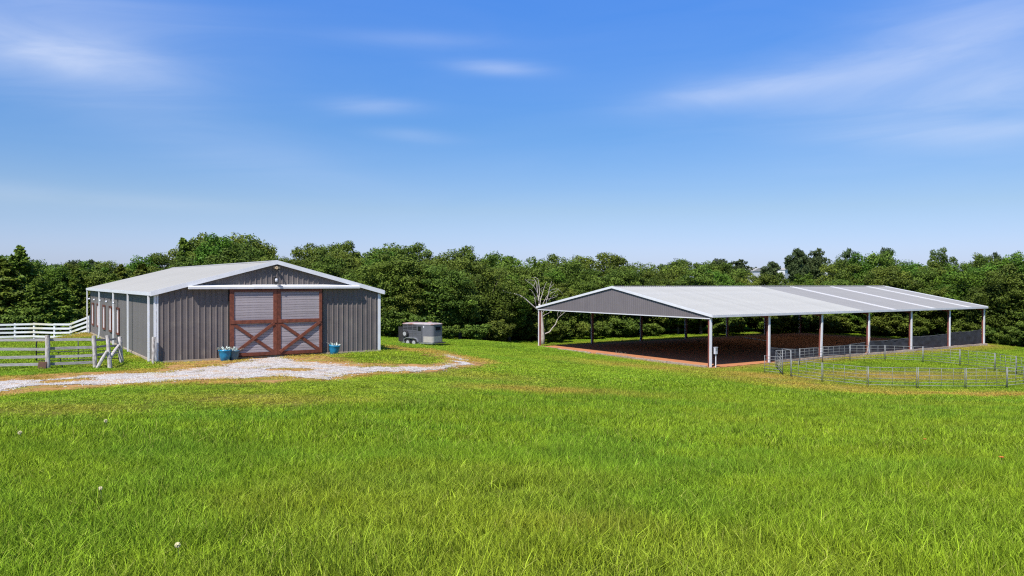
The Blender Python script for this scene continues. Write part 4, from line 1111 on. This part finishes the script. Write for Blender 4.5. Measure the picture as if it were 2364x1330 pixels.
def cedar_crown(name, mat, H, Rr, n_br, per, seed):
    g = np.random.default_rng(seed)
    z = H*(0.03+0.97*g.uniform(0, 1, n_br)**1.15); az_ = g.uniform(0, 6.283, n_br)
    reach = Rr*np.clip((1-z/H), 0.02, 1)**0.72*g.uniform(0.72, 1.15, n_br)
    ci = np.repeat(np.arange(n_br), per); n = len(ci)
    t = g.uniform(0.25, 1.0, n)**0.7
    rise = g.uniform(0.10, 0.55, n_br)
    w = 0.20*reach[ci]*(1.25-t) + 0.07
    off = g.normal(size=(n, 3))*w[:, None]*np.array([1, 1, 0.55])
    ca, sa = np.cos(az_)[ci], np.sin(az_)[ci]
    pos = np.stack([ca*reach[ci]*t, sa*reach[ci]*t, z[ci]+reach[ci]*rise[ci]*(t-0.45*t*t)-0.25*reach[ci]*(1-t)], 1) + off
    pos[:, 2] = np.maximum(pos[:, 2], 0.05)
    ax = np.stack([ca, sa, np.full(n, 0.45)], 1) + g.normal(size=(n, 3))*0.45
    nr = np.stack([ca*0.5, sa*0.5, np.full(n, 0.8)], 1) + g.normal(size=(n, 3))*0.6
    var = np.clip(0.55*g.uniform(0, 1, n_br)[ci]+0.3*g.uniform(0, 1, n)+0.2*t, 0, 1)
    v, f, va = leaf_quads(pos, nr, 0.15*g.uniform(0.6, 1.4, n), var, 1.25, ax)
    return np_mesh(name, v, f, mat, False, {'leafvar': ('FLOAT', 'POINT', va)})

LIB = {}
def make_lib():
    oaks = []
    for i in range(6):
        cr_, cen = blob_crown('crown', M['oak_leaf'], 10.5, 3.9+0.25*(i % 3), 0.06, 66, 290, 0.112, 100+i, lop=0.3)
        oaks.append((10.5, 4.0, cr_, trunk_mesh('trunk', 10.5, 0.14, cen, 0.2, 200+i, M['bark'])))
    LIB['oak'] = oaks
    br = []
    for i in range(3):
        cr_, cen = blob_crown('crown', M['bright_leaf'], 10, 3.4+0.3*i, 0.08, 66, 250, 0.115, 300+i, flat=0.85, lop=0.3)
        br.append((10, 3.6, cr_, trunk_mesh('trunk', 10, 0.12, cen, 0.18, 310+i, M['bark'])))
    LIB['bright'] = br
    sp = []
    for i in range(2):
        cr_, cen = blob_crown('crown', M['oak_leaf'], 12, 4.6, 0.22, 52, 170, 0.15, 400+i, shell=0.5, lop=0.45)
        sp.append((12, 4.6, cr_, trunk_mesh('trunk', 12, 0.2, cen, 0.24, 410+i, M['bark'], 16)))
    LIB['open'] = sp
    sh = []
    for i in range(3):
        cr_, cen = blob_crown('crown', M['oak_leaf'], 3.0, 2.0, 0.0, 34, 150, 0.105, 500+i, flat=0.9)
        sh.append((3.0, 2.0, cr_, trunk_mesh('stem', 3.0, 0.0, cen, 0.06, 510+i, M['bark'], 6)))
    LIB['shrub'] = sh
    ce = []
    for i in range(3):
        cr_ = cedar_crown('crown', M['cedar_leaf'], 9.0, 2.5+0.3*i, 150, 90, 600+i)
        mb = MB().tube([(0, 0, -0.3), (0, 0, 3), (0, 0, 8.6)], [0.22, 0.15, 0.03], 7)
        ce.append((9.0, 2.6, cr_, mb.mesh('trunk', M['bark'], True)))
    LIB['cedar'] = ce
    fr = []
    for i in range(2):
        cr_, cen = blob_crown('crown', M['far_leaf'], 10, 4.2, 0.16, 60, 120, 0.22, 700+i, lop=0.3)
        fr.append((10, 4.2, cr_, trunk_mesh('trunk', 10, 0.2, cen, 0.2, 710+i, M['bark'], 12)))
    LIB['far'] = fr
make_lib()
PLACED = []
def tree(kind, px, d, ytop, label, group, wide=1.0, variant=None, name=None, H=None, cat=None):
    p = at_depth(px, 700, d); z = float(ground_z(p.x, p.y))
    if H is None:
        top = at_depth(px, ytop, d).z; H = max(top-z, 1.0)
    v = LIB[kind][(R.randrange(99) if variant is None else variant) % len(LIB[kind])]
    nm = name or {'oak': 'oak_tree', 'bright': 'leafy_tree', 'open': 'oak_tree', 'shrub': 'shrub', 'cedar': 'cedar_tree', 'far': 'far_tree'}[kind]
    t = thing(nm, label, cat or ('shrub' if kind == 'shrub' else 'tree'), (p.x, p.y, z), R.uniform(0, 6.28), group)
    s = H/v[0]; w = wide*s if kind != 'oak' else wide*max(s, 0.75)
    t.scale = (w*R.uniform(0.92, 1.08), w*R.uniform(0.92, 1.08), s)
    link('crown', v[2], t); link('stem' if kind == 'shrub' else 'trunk', v[3], t)
    PLACED.append((px, d)); return t

SKYL = [(-150, 600), (-60, 590), (0, 590), (45, 590), (100, 602), (140, 616), (180, 606), (260, 606), (340, 592), (385, 598), (420, 580), (470, 552), (500, 543), (560, 540), (600, 572), (640, 606), (660, 596), (700, 572), (740, 568),
        (800, 568), (835, 574), (880, 568), (950, 570), (1000, 586), (1040, 577), (1100, 580), (1150, 592), (1180, 588), (1230, 600), (1270, 599), (1310, 594), (1350, 601), (1400, 594), (1450, 594), (1475, 612), (1540, 613), (1580, 603),
        (1640, 602), (1690, 611), (1725, 632), (1770, 636), (1800, 637), (1850, 637), (1915, 632), (1935, 603), (1960, 592), (2000, 592), (2040, 585), (2075, 600), (2140, 612), (2180, 610), (2220, 608), (2260, 602), (2320, 598), (2364, 592), (2450, 590), (2600, 590)]
EDGE = [(-200, 74), (0, 77), (200, 82), (330, 92), (620, 96), (800, 98), (1000, 92), (1150, 100), (1250, 107), (1400, 113), (1582, 117), (1765, 123), (1844, 127), (1950, 123), (2050, 118), (2150, 113), (2290, 105), (2364, 102), (2600, 95)]
def interp(tab, x): return float(np.interp(x, [a for a, _ in tab], [b for _, b in tab]))
MARKS = [(-70, 'outside the left end of the white rail fence'), (0, 'at the left end of the white rail fence'), (50, 'behind the second white fence post'), (105, 'behind the thick timber post'), (160, 'behind the bend in the white fence'), (205, 'at the back corner of the barn'),
         (262, 'above the barn stall windows'), (318, 'above the left eave of the barn'), (372, 'above the front left corner of the barn'), (430, 'above the left end of the track cover'), (485, 'above the barn wall left of the doors'), (545, 'above the left barn door'),
         (600, 'above the meeting edge of the barn doors'), (655, 'just right of the barn peak'), (705, 'above the right barn door'), (755, 'above the tilted blue pot'), (808, 'above the right end of the track cover'), (862, 'above the right corner of the barn'),
         (915, 'between the barn and the trailer'), (965, 'behind the tail of the horse trailer'), (1018, 'behind the nose of the horse trailer'), (1072, 'right of the trailer hitch'), (1125, 'midway between trailer and dead tree'), (1178, 'behind the long dead limb'), (1232, 'behind the bare dead tree'),
         (1290, 'behind the left end of the arena gable'), (1345, 'behind the second far post of the arena'), (1400, 'behind the left slope of the arena gable'), (1455, 'behind the peak of the arena gable'), (1512, 'behind the right slope of the arena gable'), (1570, 'behind the fourth far post of the arena'),
         (1628, 'behind the near corner post of the arena'), (1688, 'behind the fifth far post of the arena'), (1748, 'below the small white shed'), (1808, 'below the twin crowned far tree'), (1868, 'behind the last far post of the arena'), (1930, 'behind the leaning arena post'),
         (1990, 'behind the middle of the grey roof sheets'), (2050, 'behind the second white roof strip'), (2110, 'behind the fifth near post of the arena'), (2168, 'below the dark sparse far tree'), (2226, 'behind the sixth near post of the arena'), (2285, 'behind the end post of the arena'),
         (2342, 'right of the end post of the arena'), (2405, 'at the right end of the woods'), (2470, 'beyond the right end of the woods')]
ROOFL = [(200, 9999), (209, 664), (398, 621), (632, 604), (884, 672), (890, 9999)]
def hidden_by_barn(px, ytop): return 209 < px < 884 and ytop > interp(ROOFL[1:-1], px) - 3
for i, (px, where) in enumerate(MARKS):
    e = interp(EDGE, px)
    left = px < 330
    # rows: skyline trees, middle rank, front rank, shrubs
    jit = R.uniform(-14, 14); y0 = interp(SKYL, px+jit)
    wood_r = px > 1850
    yt = y0 + R.uniform(-3, 5)
    if not hidden_by_barn(px, yt):
        kind = 'bright' if (wood_r and i % 2) or (1150 < px < 1250) else ('bright' if left and i % 2 else 'oak')
        tree(kind, px+jit, e+15+R.uniform(-2, 3), yt, {'oak': 'rounded oak', 'bright': 'fresh green tree'}[kind]+' on the skyline '+where, 'skyline trees of the woods', 1.0)
    jit = R.uniform(-14, 14)+24; yt = interp(SKYL, px+jit) + R.uniform(8, 30)
    if not hidden_by_barn(px, yt):
        kind = 'cedar' if left and i % 2 == 0 else ('bright' if wood_r and i % 3 else ('bright' if i % 7 == 3 else 'oak'))
        tree(kind, px+jit, e+9+R.uniform(-1.5, 1.5), yt, {'oak': 'dark oak', 'bright': 'light green tree', 'cedar': 'pointed cedar'}[kind]+' in the middle rank '+where, 'middle rank trees of the woods', 1.0)
    jit = R.uniform(-14, 14); yt = interp(SKYL, px+jit) + R.uniform(14, 70)
    if not hidden_by_barn(px, yt):
        kind = 'cedar' if left else ('bright' if (wood_r and i % 4 == 1) or i % 9 == 5 else 'oak')
        tree(kind, px+jit, e+3.5+R.uniform(-1.0, 1.0), yt, {'oak': 'broad leafy oak', 'bright': 'bushy light green tree', 'cedar': 'yellow green cedar'}[kind]+' in the front rank '+where, 'front rank trees of the woods', 1.22)
    # shaded growth deeper in the wood
    if not (190 < px < 890):
        tree('shrub', px+R.uniform(-12, 40), e+6.5+R.uniform(-1, 1.5), None, 'tall shaded shrub between the trunks '+where, 'shaded shrubs inside the woods', R.uniform(1.0, 1.3), H=R.uniform(3.2, 4.4))
        tree('shrub', px+R.uniform(-30, 12), e+11+R.uniform(-1, 1.5), None, 'tall shrub deep in the woods '+where, 'shaded shrubs deep in the woods', R.uniform(1.1, 1.4), H=R.uniform(3.2, 4.6))
    # understorey
    for kx in (0, 1):
        jx = R.uniform(-10, 10)+kx*27
        h = R.uniform(1.6, 3.4)
        if R.random() > 0.62: continue
        pt = at_depth(px+jx, 700, e); zt = float(ground_z(pt.x, pt.y))+h
        yt = to_px((pt.x, pt.y, zt))[1]
        if not hidden_by_barn(px+jx, yt) and not (209 < px+jx < 884):
            tree('shrub', px+jx, e+R.uniform(-1.0, 1.2), None, ('taller' if kx else 'lower')+' shrub at the wood edge '+where, 'shrubs at the foot of the woods', R.uniform(1.0, 1.4), H=h)
# single trees that stand out
tree('open', 492, 116, 541, 'tall open crowned oak rising over the barn roof', 'tall oaks over the barn roof', 0.85, 0)
tree('open', 560, 114, 536, 'tallest dense oak with a rounded top over the barn roof', 'tall oaks over the barn roof', 0.95, 1)
tree('cedar', 424, 108, 549, 'slim dark cedar spire left of the tall oaks', 'cedars in the woods', 0.75, 0)
tree('cedar', 45, 84, 570, 'tall cedar with a forked spire over the white fence', 'cedars in the woods', 1.05, 1)
tree('cedar', 8, 79, 600, 'broad yellow green cedar at the left end of the white fence', 'cedars in the woods', 1.25, 2)
tree('cedar', 88, 78, 640, 'drooping cedar in front of the forked cedar', 'cedars in the woods', 1.3, 0)
tree('cedar', 140, 80, 655, 'low spreading cedar behind the white fence bend', 'cedars in the woods', 1.3, 1)
def far_tree(px, yb, yt, d, label, wide, kind='far', variant=0):
    p = at_depth(px, yb, d); v = LIB[kind][variant % len(LIB[kind])]
    z = float(ground_z(p.x, p.y)); top = at_depth(px, yt, d).z; H = top-z; s = H/v[0]
    t = thing('far_tree', label, 'tree', (p.x, p.y, z), R.uniform(0, 6), 'trees on the far rise'); t.scale = (s*wide, s*wide, s)
    link('crown', v[2], t); link('trunk', v[3], t)
far_tree(1838, 640, 577, 235, 'left crown of the twin trees beside the far white sheds', 0.62)
far_tree(1880, 640, 578, 238, 'right crown of the twin trees beside the far white sheds', 0.72, variant=1)
far_tree(1780, 636, 606, 240, 'small round tree right of the far white shed', 0.8)
far_tree(1700, 640, 602, 250, 'broad low tree left of the far white shed', 1.1, variant=1)
far_tree(1660, 640, 600, 250, 'far tree over the front half of the arena roof', 0.9)
far_tree(2172, 640, 573, 200, 'dark sparse tree standing above the woods', 0.62, 'open')
far_tree(2262, 640, 582, 200, 'dark flat topped tree above the woods at right', 0.75, 'open', 1)
far_tree(2300, 640, 588, 200, 'smaller tree right of the dark flat topped tree', 0.5, variant=1)
far_tree(1955, 640, 579, 200, 'light tree topping the woods right of the twin trees', 0.5, variant=1)
far_tree(2044, 640, 577, 190, 'thin topped tree above the woods behind the grey roof', 0.4)
far_tree(175, 640, 604, 190, 'dark far tree in the skyline dip left of the barn', 0.8)
far_tree(225, 640, 604, 190, 'dark far tree above the barn back corner', 0.9, variant=1)
far_tree(1740, 640, 618, 300, 'low far tree just behind the white shed', 0.9, variant=1)
far_tree(1925, 640, 612, 260, 'low far tree right of the twin trees', 0.7)

# far white sheds on the rise
def shed(px, yb, d, w, l, h, rise, rz, label):
    p = at_depth(px, yb, d); z = float(ground_z(p.x, p.y))
    zz = max(p.z, z)
    t = thing('shed', label, 'shed', (p.x, p.y, z), rz)
    H = zz-z
    MB().box((0, 0, -0.5), (w, l, H+h)).build('wall', M['far_wall'], t)
    MB().prism([(-0.2, H+h), (w+0.2, H+h), (w/2, H+h+rise)], -0.2, l+0.2).build('roof', M['roof_white'], t)
shed(1738, 634, 290, 6, 12, 1.2, 1.3, 0.5, 'small white gabled shed on the far rise')
shed(1702, 626, 300, 6, 8, 0.5, 0.6, 1.2, 'white roof left of the gabled far shed')
shed(1812, 629, 280, 4, 8, 0.9, 0.8, 0.9, 'white shed left of the twin far trees')
shed(1900, 632, 270, 5, 9, 1.2, 0.8, 0.3, 'white shed right of the twin far trees')
shed(1846, 637, 250, 4, 5, 0.8, 0.6, 0.2, 'low white shed below the twin far trees')

# ------------------------------------------------------------------ the dead tree by the arena
def dead_tree():
    d = 101.5; o = on_ground(1254, 788)
    p0 = at_depth(1253, 790, d); z0 = float(ground_z(p0.x, p0.y))
    base = Vector((p0.x, p0.y, z0))
    t = thing('dead_tree', 'bare bleached dead tree beside the left arena post', 'tree', base)
    sc = 1/7.827
    def pt(x, y, dy=0.0): return at_depth(1160+x*sc, 630+y*sc, d+dy)-base
    trunk = [Vector((0, 0, -0.2)), pt(728, 1180), pt(722, 1000), pt(705, 800), pt(690, 680), pt(665, 560)]
    MB().tube(trunk, [0.30, 0.26, 0.22, 0.20, 0.18, 0.13], 9).build('trunk', M['bone'], t, smooth=True)
    L = [([(690, 690, 0), (610, 650, -.4), (500, 550, -.9), (400, 460, -1.2), (310, 405, -1.3), (210, 375, -1.4), (90, 350, -1.5), (40, 355, -1.6), (5, 312, -1.6)], 0.10),
         ([(90, 350, -1.5), (30, 318, -1.3), (0, 308, -1.3)], 0.03),
         ([(735, 1110, 0), (790, 1095, .5), (850, 1070, .8), (900, 1000, 1.0), (960, 930, 1.2), (990, 850, 1.4), (1020, 800, 1.5), (1080, 750, 1.7), (1150, 690, 2.0)], 0.11),
         ([(1000, 820, 1.4), (995, 740, 1.2), (1015, 680, 1.2)], 0.05), ([(1020, 790, 1.5), (1060, 720, 1.0), (1075, 680, 1.0)], 0.04),
         ([(665, 560, 0), (655, 470, .1), (635, 380, .2), (625, 270, .2), (622, 200, .3), (600, 140, .2), (570, 110, .2)], 0.10),
         ([(640, 400, .2), (600, 300, -.3), (560, 240, -.5), (500, 185, -.7), (440, 150, -.9), (410, 115, -1)], 0.06),
         ([(560, 240, -.5), (600, 150, 0), (520, 130, -.3), (440, 128, -.4)], 0.035),
         ([(655, 470, .1), (670, 380, .6), (665, 280, .8), (655, 180, .9), (640, 110, 1), (600, 85, 1), (525, 88, 1)], 0.06),
         ([(660, 520, 0), (590, 430, -.5), (560, 370, -.7), (520, 310, -.9), (480, 292, -1)], 0.06),
         ([(610, 610, -.2), (590, 500, -.4), (580, 440, -.4)], 0.08),
         ([(680, 560, 0), (690, 470, .6), (715, 400, .9), (740, 310, 1.1), (770, 220, 1.3), (800, 165, 1.3)], 0.06),
         ([(715, 380, .9), (700, 310, .8), (690, 290, .8), (740, 255, .8)], 0.03),
         ([(770, 620, .5), (800, 500, .7), (825, 400, .8), (845, 300, .9), (860, 240, 1), (890, 150, 1)], 0.07),
         ([(850, 280, .9), (900, 225, 1.2), (930, 200, 1.3)], 0.03), ([(830, 370, .8), (880, 310, 1.3), (950, 290, 1.6), (1020, 288, 1.8)], 0.04),
         ([(840, 390, .8), (900, 355, .4), (960, 335, .3), (1000, 300, .2)], 0.035), ([(780, 480, .7), (860, 470, 1.5), (930, 445, 1.8), (980, 425, 2), (1000, 380, 2)], 0.04),
         ([(690, 690, 0), (740, 540, 0.3), (790, 440, .4), (820, 400, .5)], 0.06), ([(880, 460, 1.5), (920, 400, 1.5), (945, 370, 1.5)], 0.025), ([(820, 520, 1), (850, 480, 1), (870, 440, 1)], 0.03),
         ([(710, 760, 0), (740, 700, .3), (770, 660, .4)], 0.06), ([(720, 800, 0), (760, 760, .5), (830, 730, .8), (880, 680, 1)], 0.05), ([(1000, 300, .2), (1050, 330, .3), (1100, 400, .4)], 0.02)]
    for pts, r in L:
        n = len(pts)
        MB().tube([pt(*q) for q in pts], [max(r*(1-0.85*i/(n-1)), 0.012) for i in range(n)], 6).build('limb', M['bone'], t, smooth=True)
dead_tree()

# brush pile at the wood edge
mb = MB()
p0 = on_ground(893, 773); p0.z = float(ground_z(p0.x, p0.y))
for i in range(60):
    a = R.uniform(0, 6.28); c = p0+Vector((R.uniform(-2.2, 1.4), R.uniform(-0.6, 0.6), R.uniform(0.05, 0.5)))
    dv = Vector((math.cos(a), math.sin(a), R.uniform(-0.2, 0.3)))*R.uniform(0.4, 1.1)
    mb.tube([c-dv, c+dv], [0.035, 0.012], 5)
tag(mb.build('brush_pile', M['bone'], None), 'grey pile of cut branches at the wood edge right of the barn', 'brush pile', kind='stuff')

# ------------------------------------------------------------------ grass
def tuft(name, n, rad, h, w, seed, lay=0.55):
    g = np.random.default_rng(seed)
    a = g.uniform(0, 6.283, n); r = rad*np.sqrt(g.uniform(0, 1, n))
    x, y = r*np.cos(a), r*np.sin(a)
    hh = h*g.uniform(0.45, 1.15, n)*np.where(g.uniform(0, 1, n) < 0.05, 1.5, 1.0)
    b = g.uniform(0, 6.283, n); bend = g.uniform(0.12, lay+0.35, n)
    dx, dy = np.cos(b)*bend, np.sin(b)*bend
    s = g.uniform(0, 6.283, n); sxv, syv = np.cos(s)*w*g.uniform(0.6, 1.3, n), np.sin(s)*w*g.uniform(0.6, 1.3, n)
    z0 = np.full(n, -0.02)
    p = lambda u, wd, sg: np.stack([x+dx*hh*u**1.8+sxv*wd*sg, y+dy*hh*u**1.8+syv*wd*sg, z0+hh*(u-0.35*bend*u*u)], 1)
    V = np.stack([p(0, 0.8, -1), p(0, 0.8, 1), p(0.5, 1.0, 1), p(0.5, 1.0, -1), p(1.0, 0.12, 1), p(1.0, 0.12, -1)], 1).reshape(-1, 3)
    i = np.arange(n)[:, None]*6
    F = np.concatenate([i+np.array([[0, 1, 2, 3]]), i+np.array([[3, 2, 4, 5]])], 0)
    var = np.repeat(g.uniform(0, 1, n), 6)
    me = np_mesh(name, V, F, M['grass'], False, {'leafvar': ('FLOAT', 'POINT', var)})
    return bpy.data.objects.new(name, me)

def grass_field(name, tufts, pts, rot, scl, idxs, tint, label):
    col = bpy.data.collections.new(name+'_sources')
    for o in tufts: col.objects.link(o)
    me = bpy.data.meshes.new(name)
    me.vertices.add(len(pts)); me.vertices.foreach_set('co', pts.astype(np.float32).ravel())
    for an, ty, data in (('rot', 'FLOAT_VECTOR', rot), ('scl', 'FLOAT_VECTOR', scl), ('tint', 'FLOAT_VECTOR', tint)):
        a = me.attributes.new(an, ty, 'POINT'); a.data.foreach_set('vector', data.astype(np.float32).ravel())
    a = me.attributes.new('idx', 'INT', 'POINT'); a.data.foreach_set('value', idxs.astype(np.int32))
    o = link(name, me)
    ng = bpy.data.node_groups.new(name, 'GeometryNodeTree')
    ng.interface.new_socket('Geometry', in_out='INPUT', socket_type='NodeSocketGeometry')
    ng.interface.new_socket('Geometry', in_out='OUTPUT', socket_type='NodeSocketGeometry')
    N, Lk = ng.nodes, ng.links
    gi, go = N.new('NodeGroupInput'), N.new('NodeGroupOutput')
    ci = N.new('GeometryNodeCollectionInfo'); ci.inputs['Collection'].default_value = col; ci.inputs['Separate Children'].default_value = True; ci.inputs['Reset Children'].default_value = True
    ip = N.new('GeometryNodeInstanceOnPoints'); ip.inputs['Pick Instance'].default_value = True
    def na(nm, ty):
        q = N.new('GeometryNodeInputNamedAttribute'); q.data_type = ty; q.inputs['Name'].default_value = nm; return q.outputs['Attribute']
    er = N.new('FunctionNodeEulerToRotation'); Lk.new(na('rot', 'FLOAT_VECTOR'), er.inputs[0])
    Lk.new(gi.outputs[0], ip.inputs['Points']); Lk.new(ci.outputs[0], ip.inputs['Instance']); Lk.new(na('idx', 'INT'), ip.inputs['Instance Index'])
    Lk.new(er.outputs[0], ip.inputs['Rotation']); Lk.new(na('scl', 'FLOAT_VECTOR'), ip.inputs['Scale']); Lk.new(ip.outputs[0], go.inputs[0])
    md = o.modifiers.new('tufts', 'NODES'); md.node_group = ng
    me.materials.append(M['grass'])
    return tag(o, label, 'grass', kind='stuff')

def scatter(d0, d1, density, seed, spread=1.12):
    """points over the wedge of field between two distances"""
    g = np.random.default_rng(seed)
    hw = 0.651*spread
    n = int(density*(hw*(d1*d1-d0*d0) + 14.0*(d1-d0)))
    y = np.sqrt((7/hw)**2 + g.uniform(d0*d0+14*d0/hw, d1*d1+14*d1/hw, n)) - 7/hw; x = g.uniform(-1, 1, n)*(hw*y+7.0) + g.normal(0, 0.3, n)
    return x, y, g
GREEN = np.array([0.186, 0.268, 0.014]); LUSH = np.array([0.134, 0.232, 0.015]); YEL = np.array([0.236, 0.290, 0.015]); STRAW = np.array([0.38, 0.24, 0.050])
TALL_P = None
def grass_height(x, y):
    """tall hay in front and to the right, mown near the barn and in the pen"""
    px = CX + F_PX*x/np.maximum(y, 1)
    z = ground_z(x, y); py = horizon_y(px) + F_PX*(CZ-z)/np.maximum(y, 1)
    lim = np.interp(px, [0, 600, 900, 1150, 1250, 1450, 1700, 1800, 1950, 2364], [985, 960, 930, 905, 905, 880, 868, 893, 912, 925])
    k = np.clip((py-lim)/26+0.5, 0, 1)
    h = 0.06 + 0.115*k
    return h*(0.75+0.5*fbm(x/2.0, y/2.0, 61)), k
def make_field(name, label, d0, d1, density, tufts, seed, base_h, hmin=0.5):
    x, y, g = scatter(d0, d1, density, seed)
    keep = np.ones(len(x), bool)
    sg = gravel_f(x, y); svg = verge_f(x, y)
    keep &= ~((sg > -0.05) & (g.uniform(0, 1, len(x)) > 0.05))
    keep &= ~((svg > 0) & (g.uniform(0, 1, len(x)) > 0.45))
    keep &= poly_sdf(x, y, ARENA_P) < -0.15
    keep &= poly_sdf(x, y, BARN_P) < -0.12
    jit = 0.25 if d0 < 30 else 0.13
    e = np.interp(CX+F_PX*x/y, [a for a, _ in EDGE], [b for _, b in EDGE]); keep &= y < e+3
    x, y = x[keep], y[keep]; n = len(x)
    u = g.uniform(0, 1, n)
    z = ground_z(x, y)
    hgt, k = grass_height(x, y)
    dr_ = dryness(x, y)
    tone = fbm(x/1.6, y/1.2, 71); tone2 = fbm(x/11, y/7, 77)
    a = np.clip((tone-0.30)*2.4, 0, 1)[:, None]; b = np.clip((tone2-0.42)*3.0, 0, 1)[:, None]
    c = LUSH*(1-a)+GREEN*a
    c = c*(1-0.32*b) + YEL*0.32*b
    c = c*(1.12-0.08*k[:, None])
    c = c*(1-dr_[:, None]) + STRAW*dr_[:, None]
    c = c*g.uniform(1-jit, 1+jit, n)[:, None]
    s = hgt/base_h*g.uniform(0.8, 1.25, n)*(1-0.35*dr_)*(0.62+0.85*fbm(x/0.8, y/0.8, 91, 3))
    sx_ = np.clip(g.uniform(0.9, 1.25, n), hmin, None)
    rot = np.stack([g.normal(0, 0.06, n), g.normal(0, 0.06, n), g.uniform(0, 6.283, n)], 1)
    scl = np.stack([sx_, sx_, s], 1)
    grass_field(name, tufts, np.stack([x, y, z], 1), rot, scl, g.integers(0, len(tufts), n), c, label)
    return n
N1 = make_field('meadow_grass', 'long bright green grass filling the foreground', 3.0, 15.0, 17.0, [tuft('near_tuft_%d' % i, 230, 0.34, 0.18, 0.0033, 800+i) for i in range(6)] + [tuft('stalk_tuft', 16, 0.30, 0.30, 0.0032, 811, 0.95)], 21, 0.18)
N2 = make_field('field_grass', 'green field grass between the foreground and the barn', 15.0, 38.0, 7.0, [tuft('mid_tuft_%d' % i, 260, 0.48, 0.18, 0.0058, 820+i) for i in range(6)], 22, 0.18)
N3 = make_field('pasture_grass', 'pasture grass around the barn, trailer and round pen', 38.0, 145.0, 1.9, [tuft('far_tuft_%d' % i, 420, 0.95, 0.18, 0.010, 840+i) for i in range(5)], 23, 0.18)
print('grass instances', N1, N2, N3)

# dandelion heads and orange flowers standing in the meadow
def flower(px, py, mat, r, h, label, kindn):
    p = on_ground(px, py)
    k = (p - Vector((0, 0, CZ))); top = p + Vector((0, 0, h))
    t = thing(kindn, label, 'flower', p, 0, 'flowers in the meadow')
    MB().tube([(0, 0, 0), (0.01, 0, h*0.5), (0, 0, h)], 0.004, 5).build('stem', M['stem'], t)
    if kindn == 'dandelion':
        mb = MB()
        for i in range(70):
            v = Vector((R.gauss(0, 1), R.gauss(0, 1), R.gauss(0, 1))).normalized()
            mb.tube([v*r*0.3+Vector((0, 0, h)), v*r+Vector((0, 0, h))], [0.002, 0.006], 4)
        mb.build('seed_head', mat, t)
    else:
        mb = MB()
        for i in range(9):
            a = i*0.698; q = Vector((math.cos(a), math.sin(a), 0.25)); s_ = Vector((-math.sin(a), math.cos(a), 0))*r*0.28
            mb.add([Vector((0, 0, h)), q*r*0.6+s_+Vector((0, 0, h)), q*r+Vector((0, 0, h)), q*r*0.6-s_+Vector((0, 0, h)), Vector((0, 0, h-0.012))], [(0, 1, 2, 3), (1, 0, 4), (0, 3, 4), (2, 1, 4), (3, 2, 4)])
        mb.build('petals', mat, t)
flower(410, 1308, M['fluff'], 0.026, 0.20, 'largest pale dandelion seed head low in the left foreground', 'dandelion')
flower(232, 1168, M['fluff'], 0.025, 0.20, 'pale dandelion seed head left of centre in the meadow', 'dandelion')
flower(46, 1026, M['fluff'], 0.04, 0.22, 'pale dandelion seed head near the left edge', 'dandelion')
flower(244, 995, M['fluff'], 0.04, 0.22, 'small pale dandelion below the gravel drive', 'dandelion')
flower(2312, 1090, M['petal'], 0.05, 0.24, 'orange wildflower at the right of the meadow', 'wildflower')
flower(2135, 1042, M['petal'], 0.04, 0.24, 'orange wildflower further up the right meadow', 'wildflower')
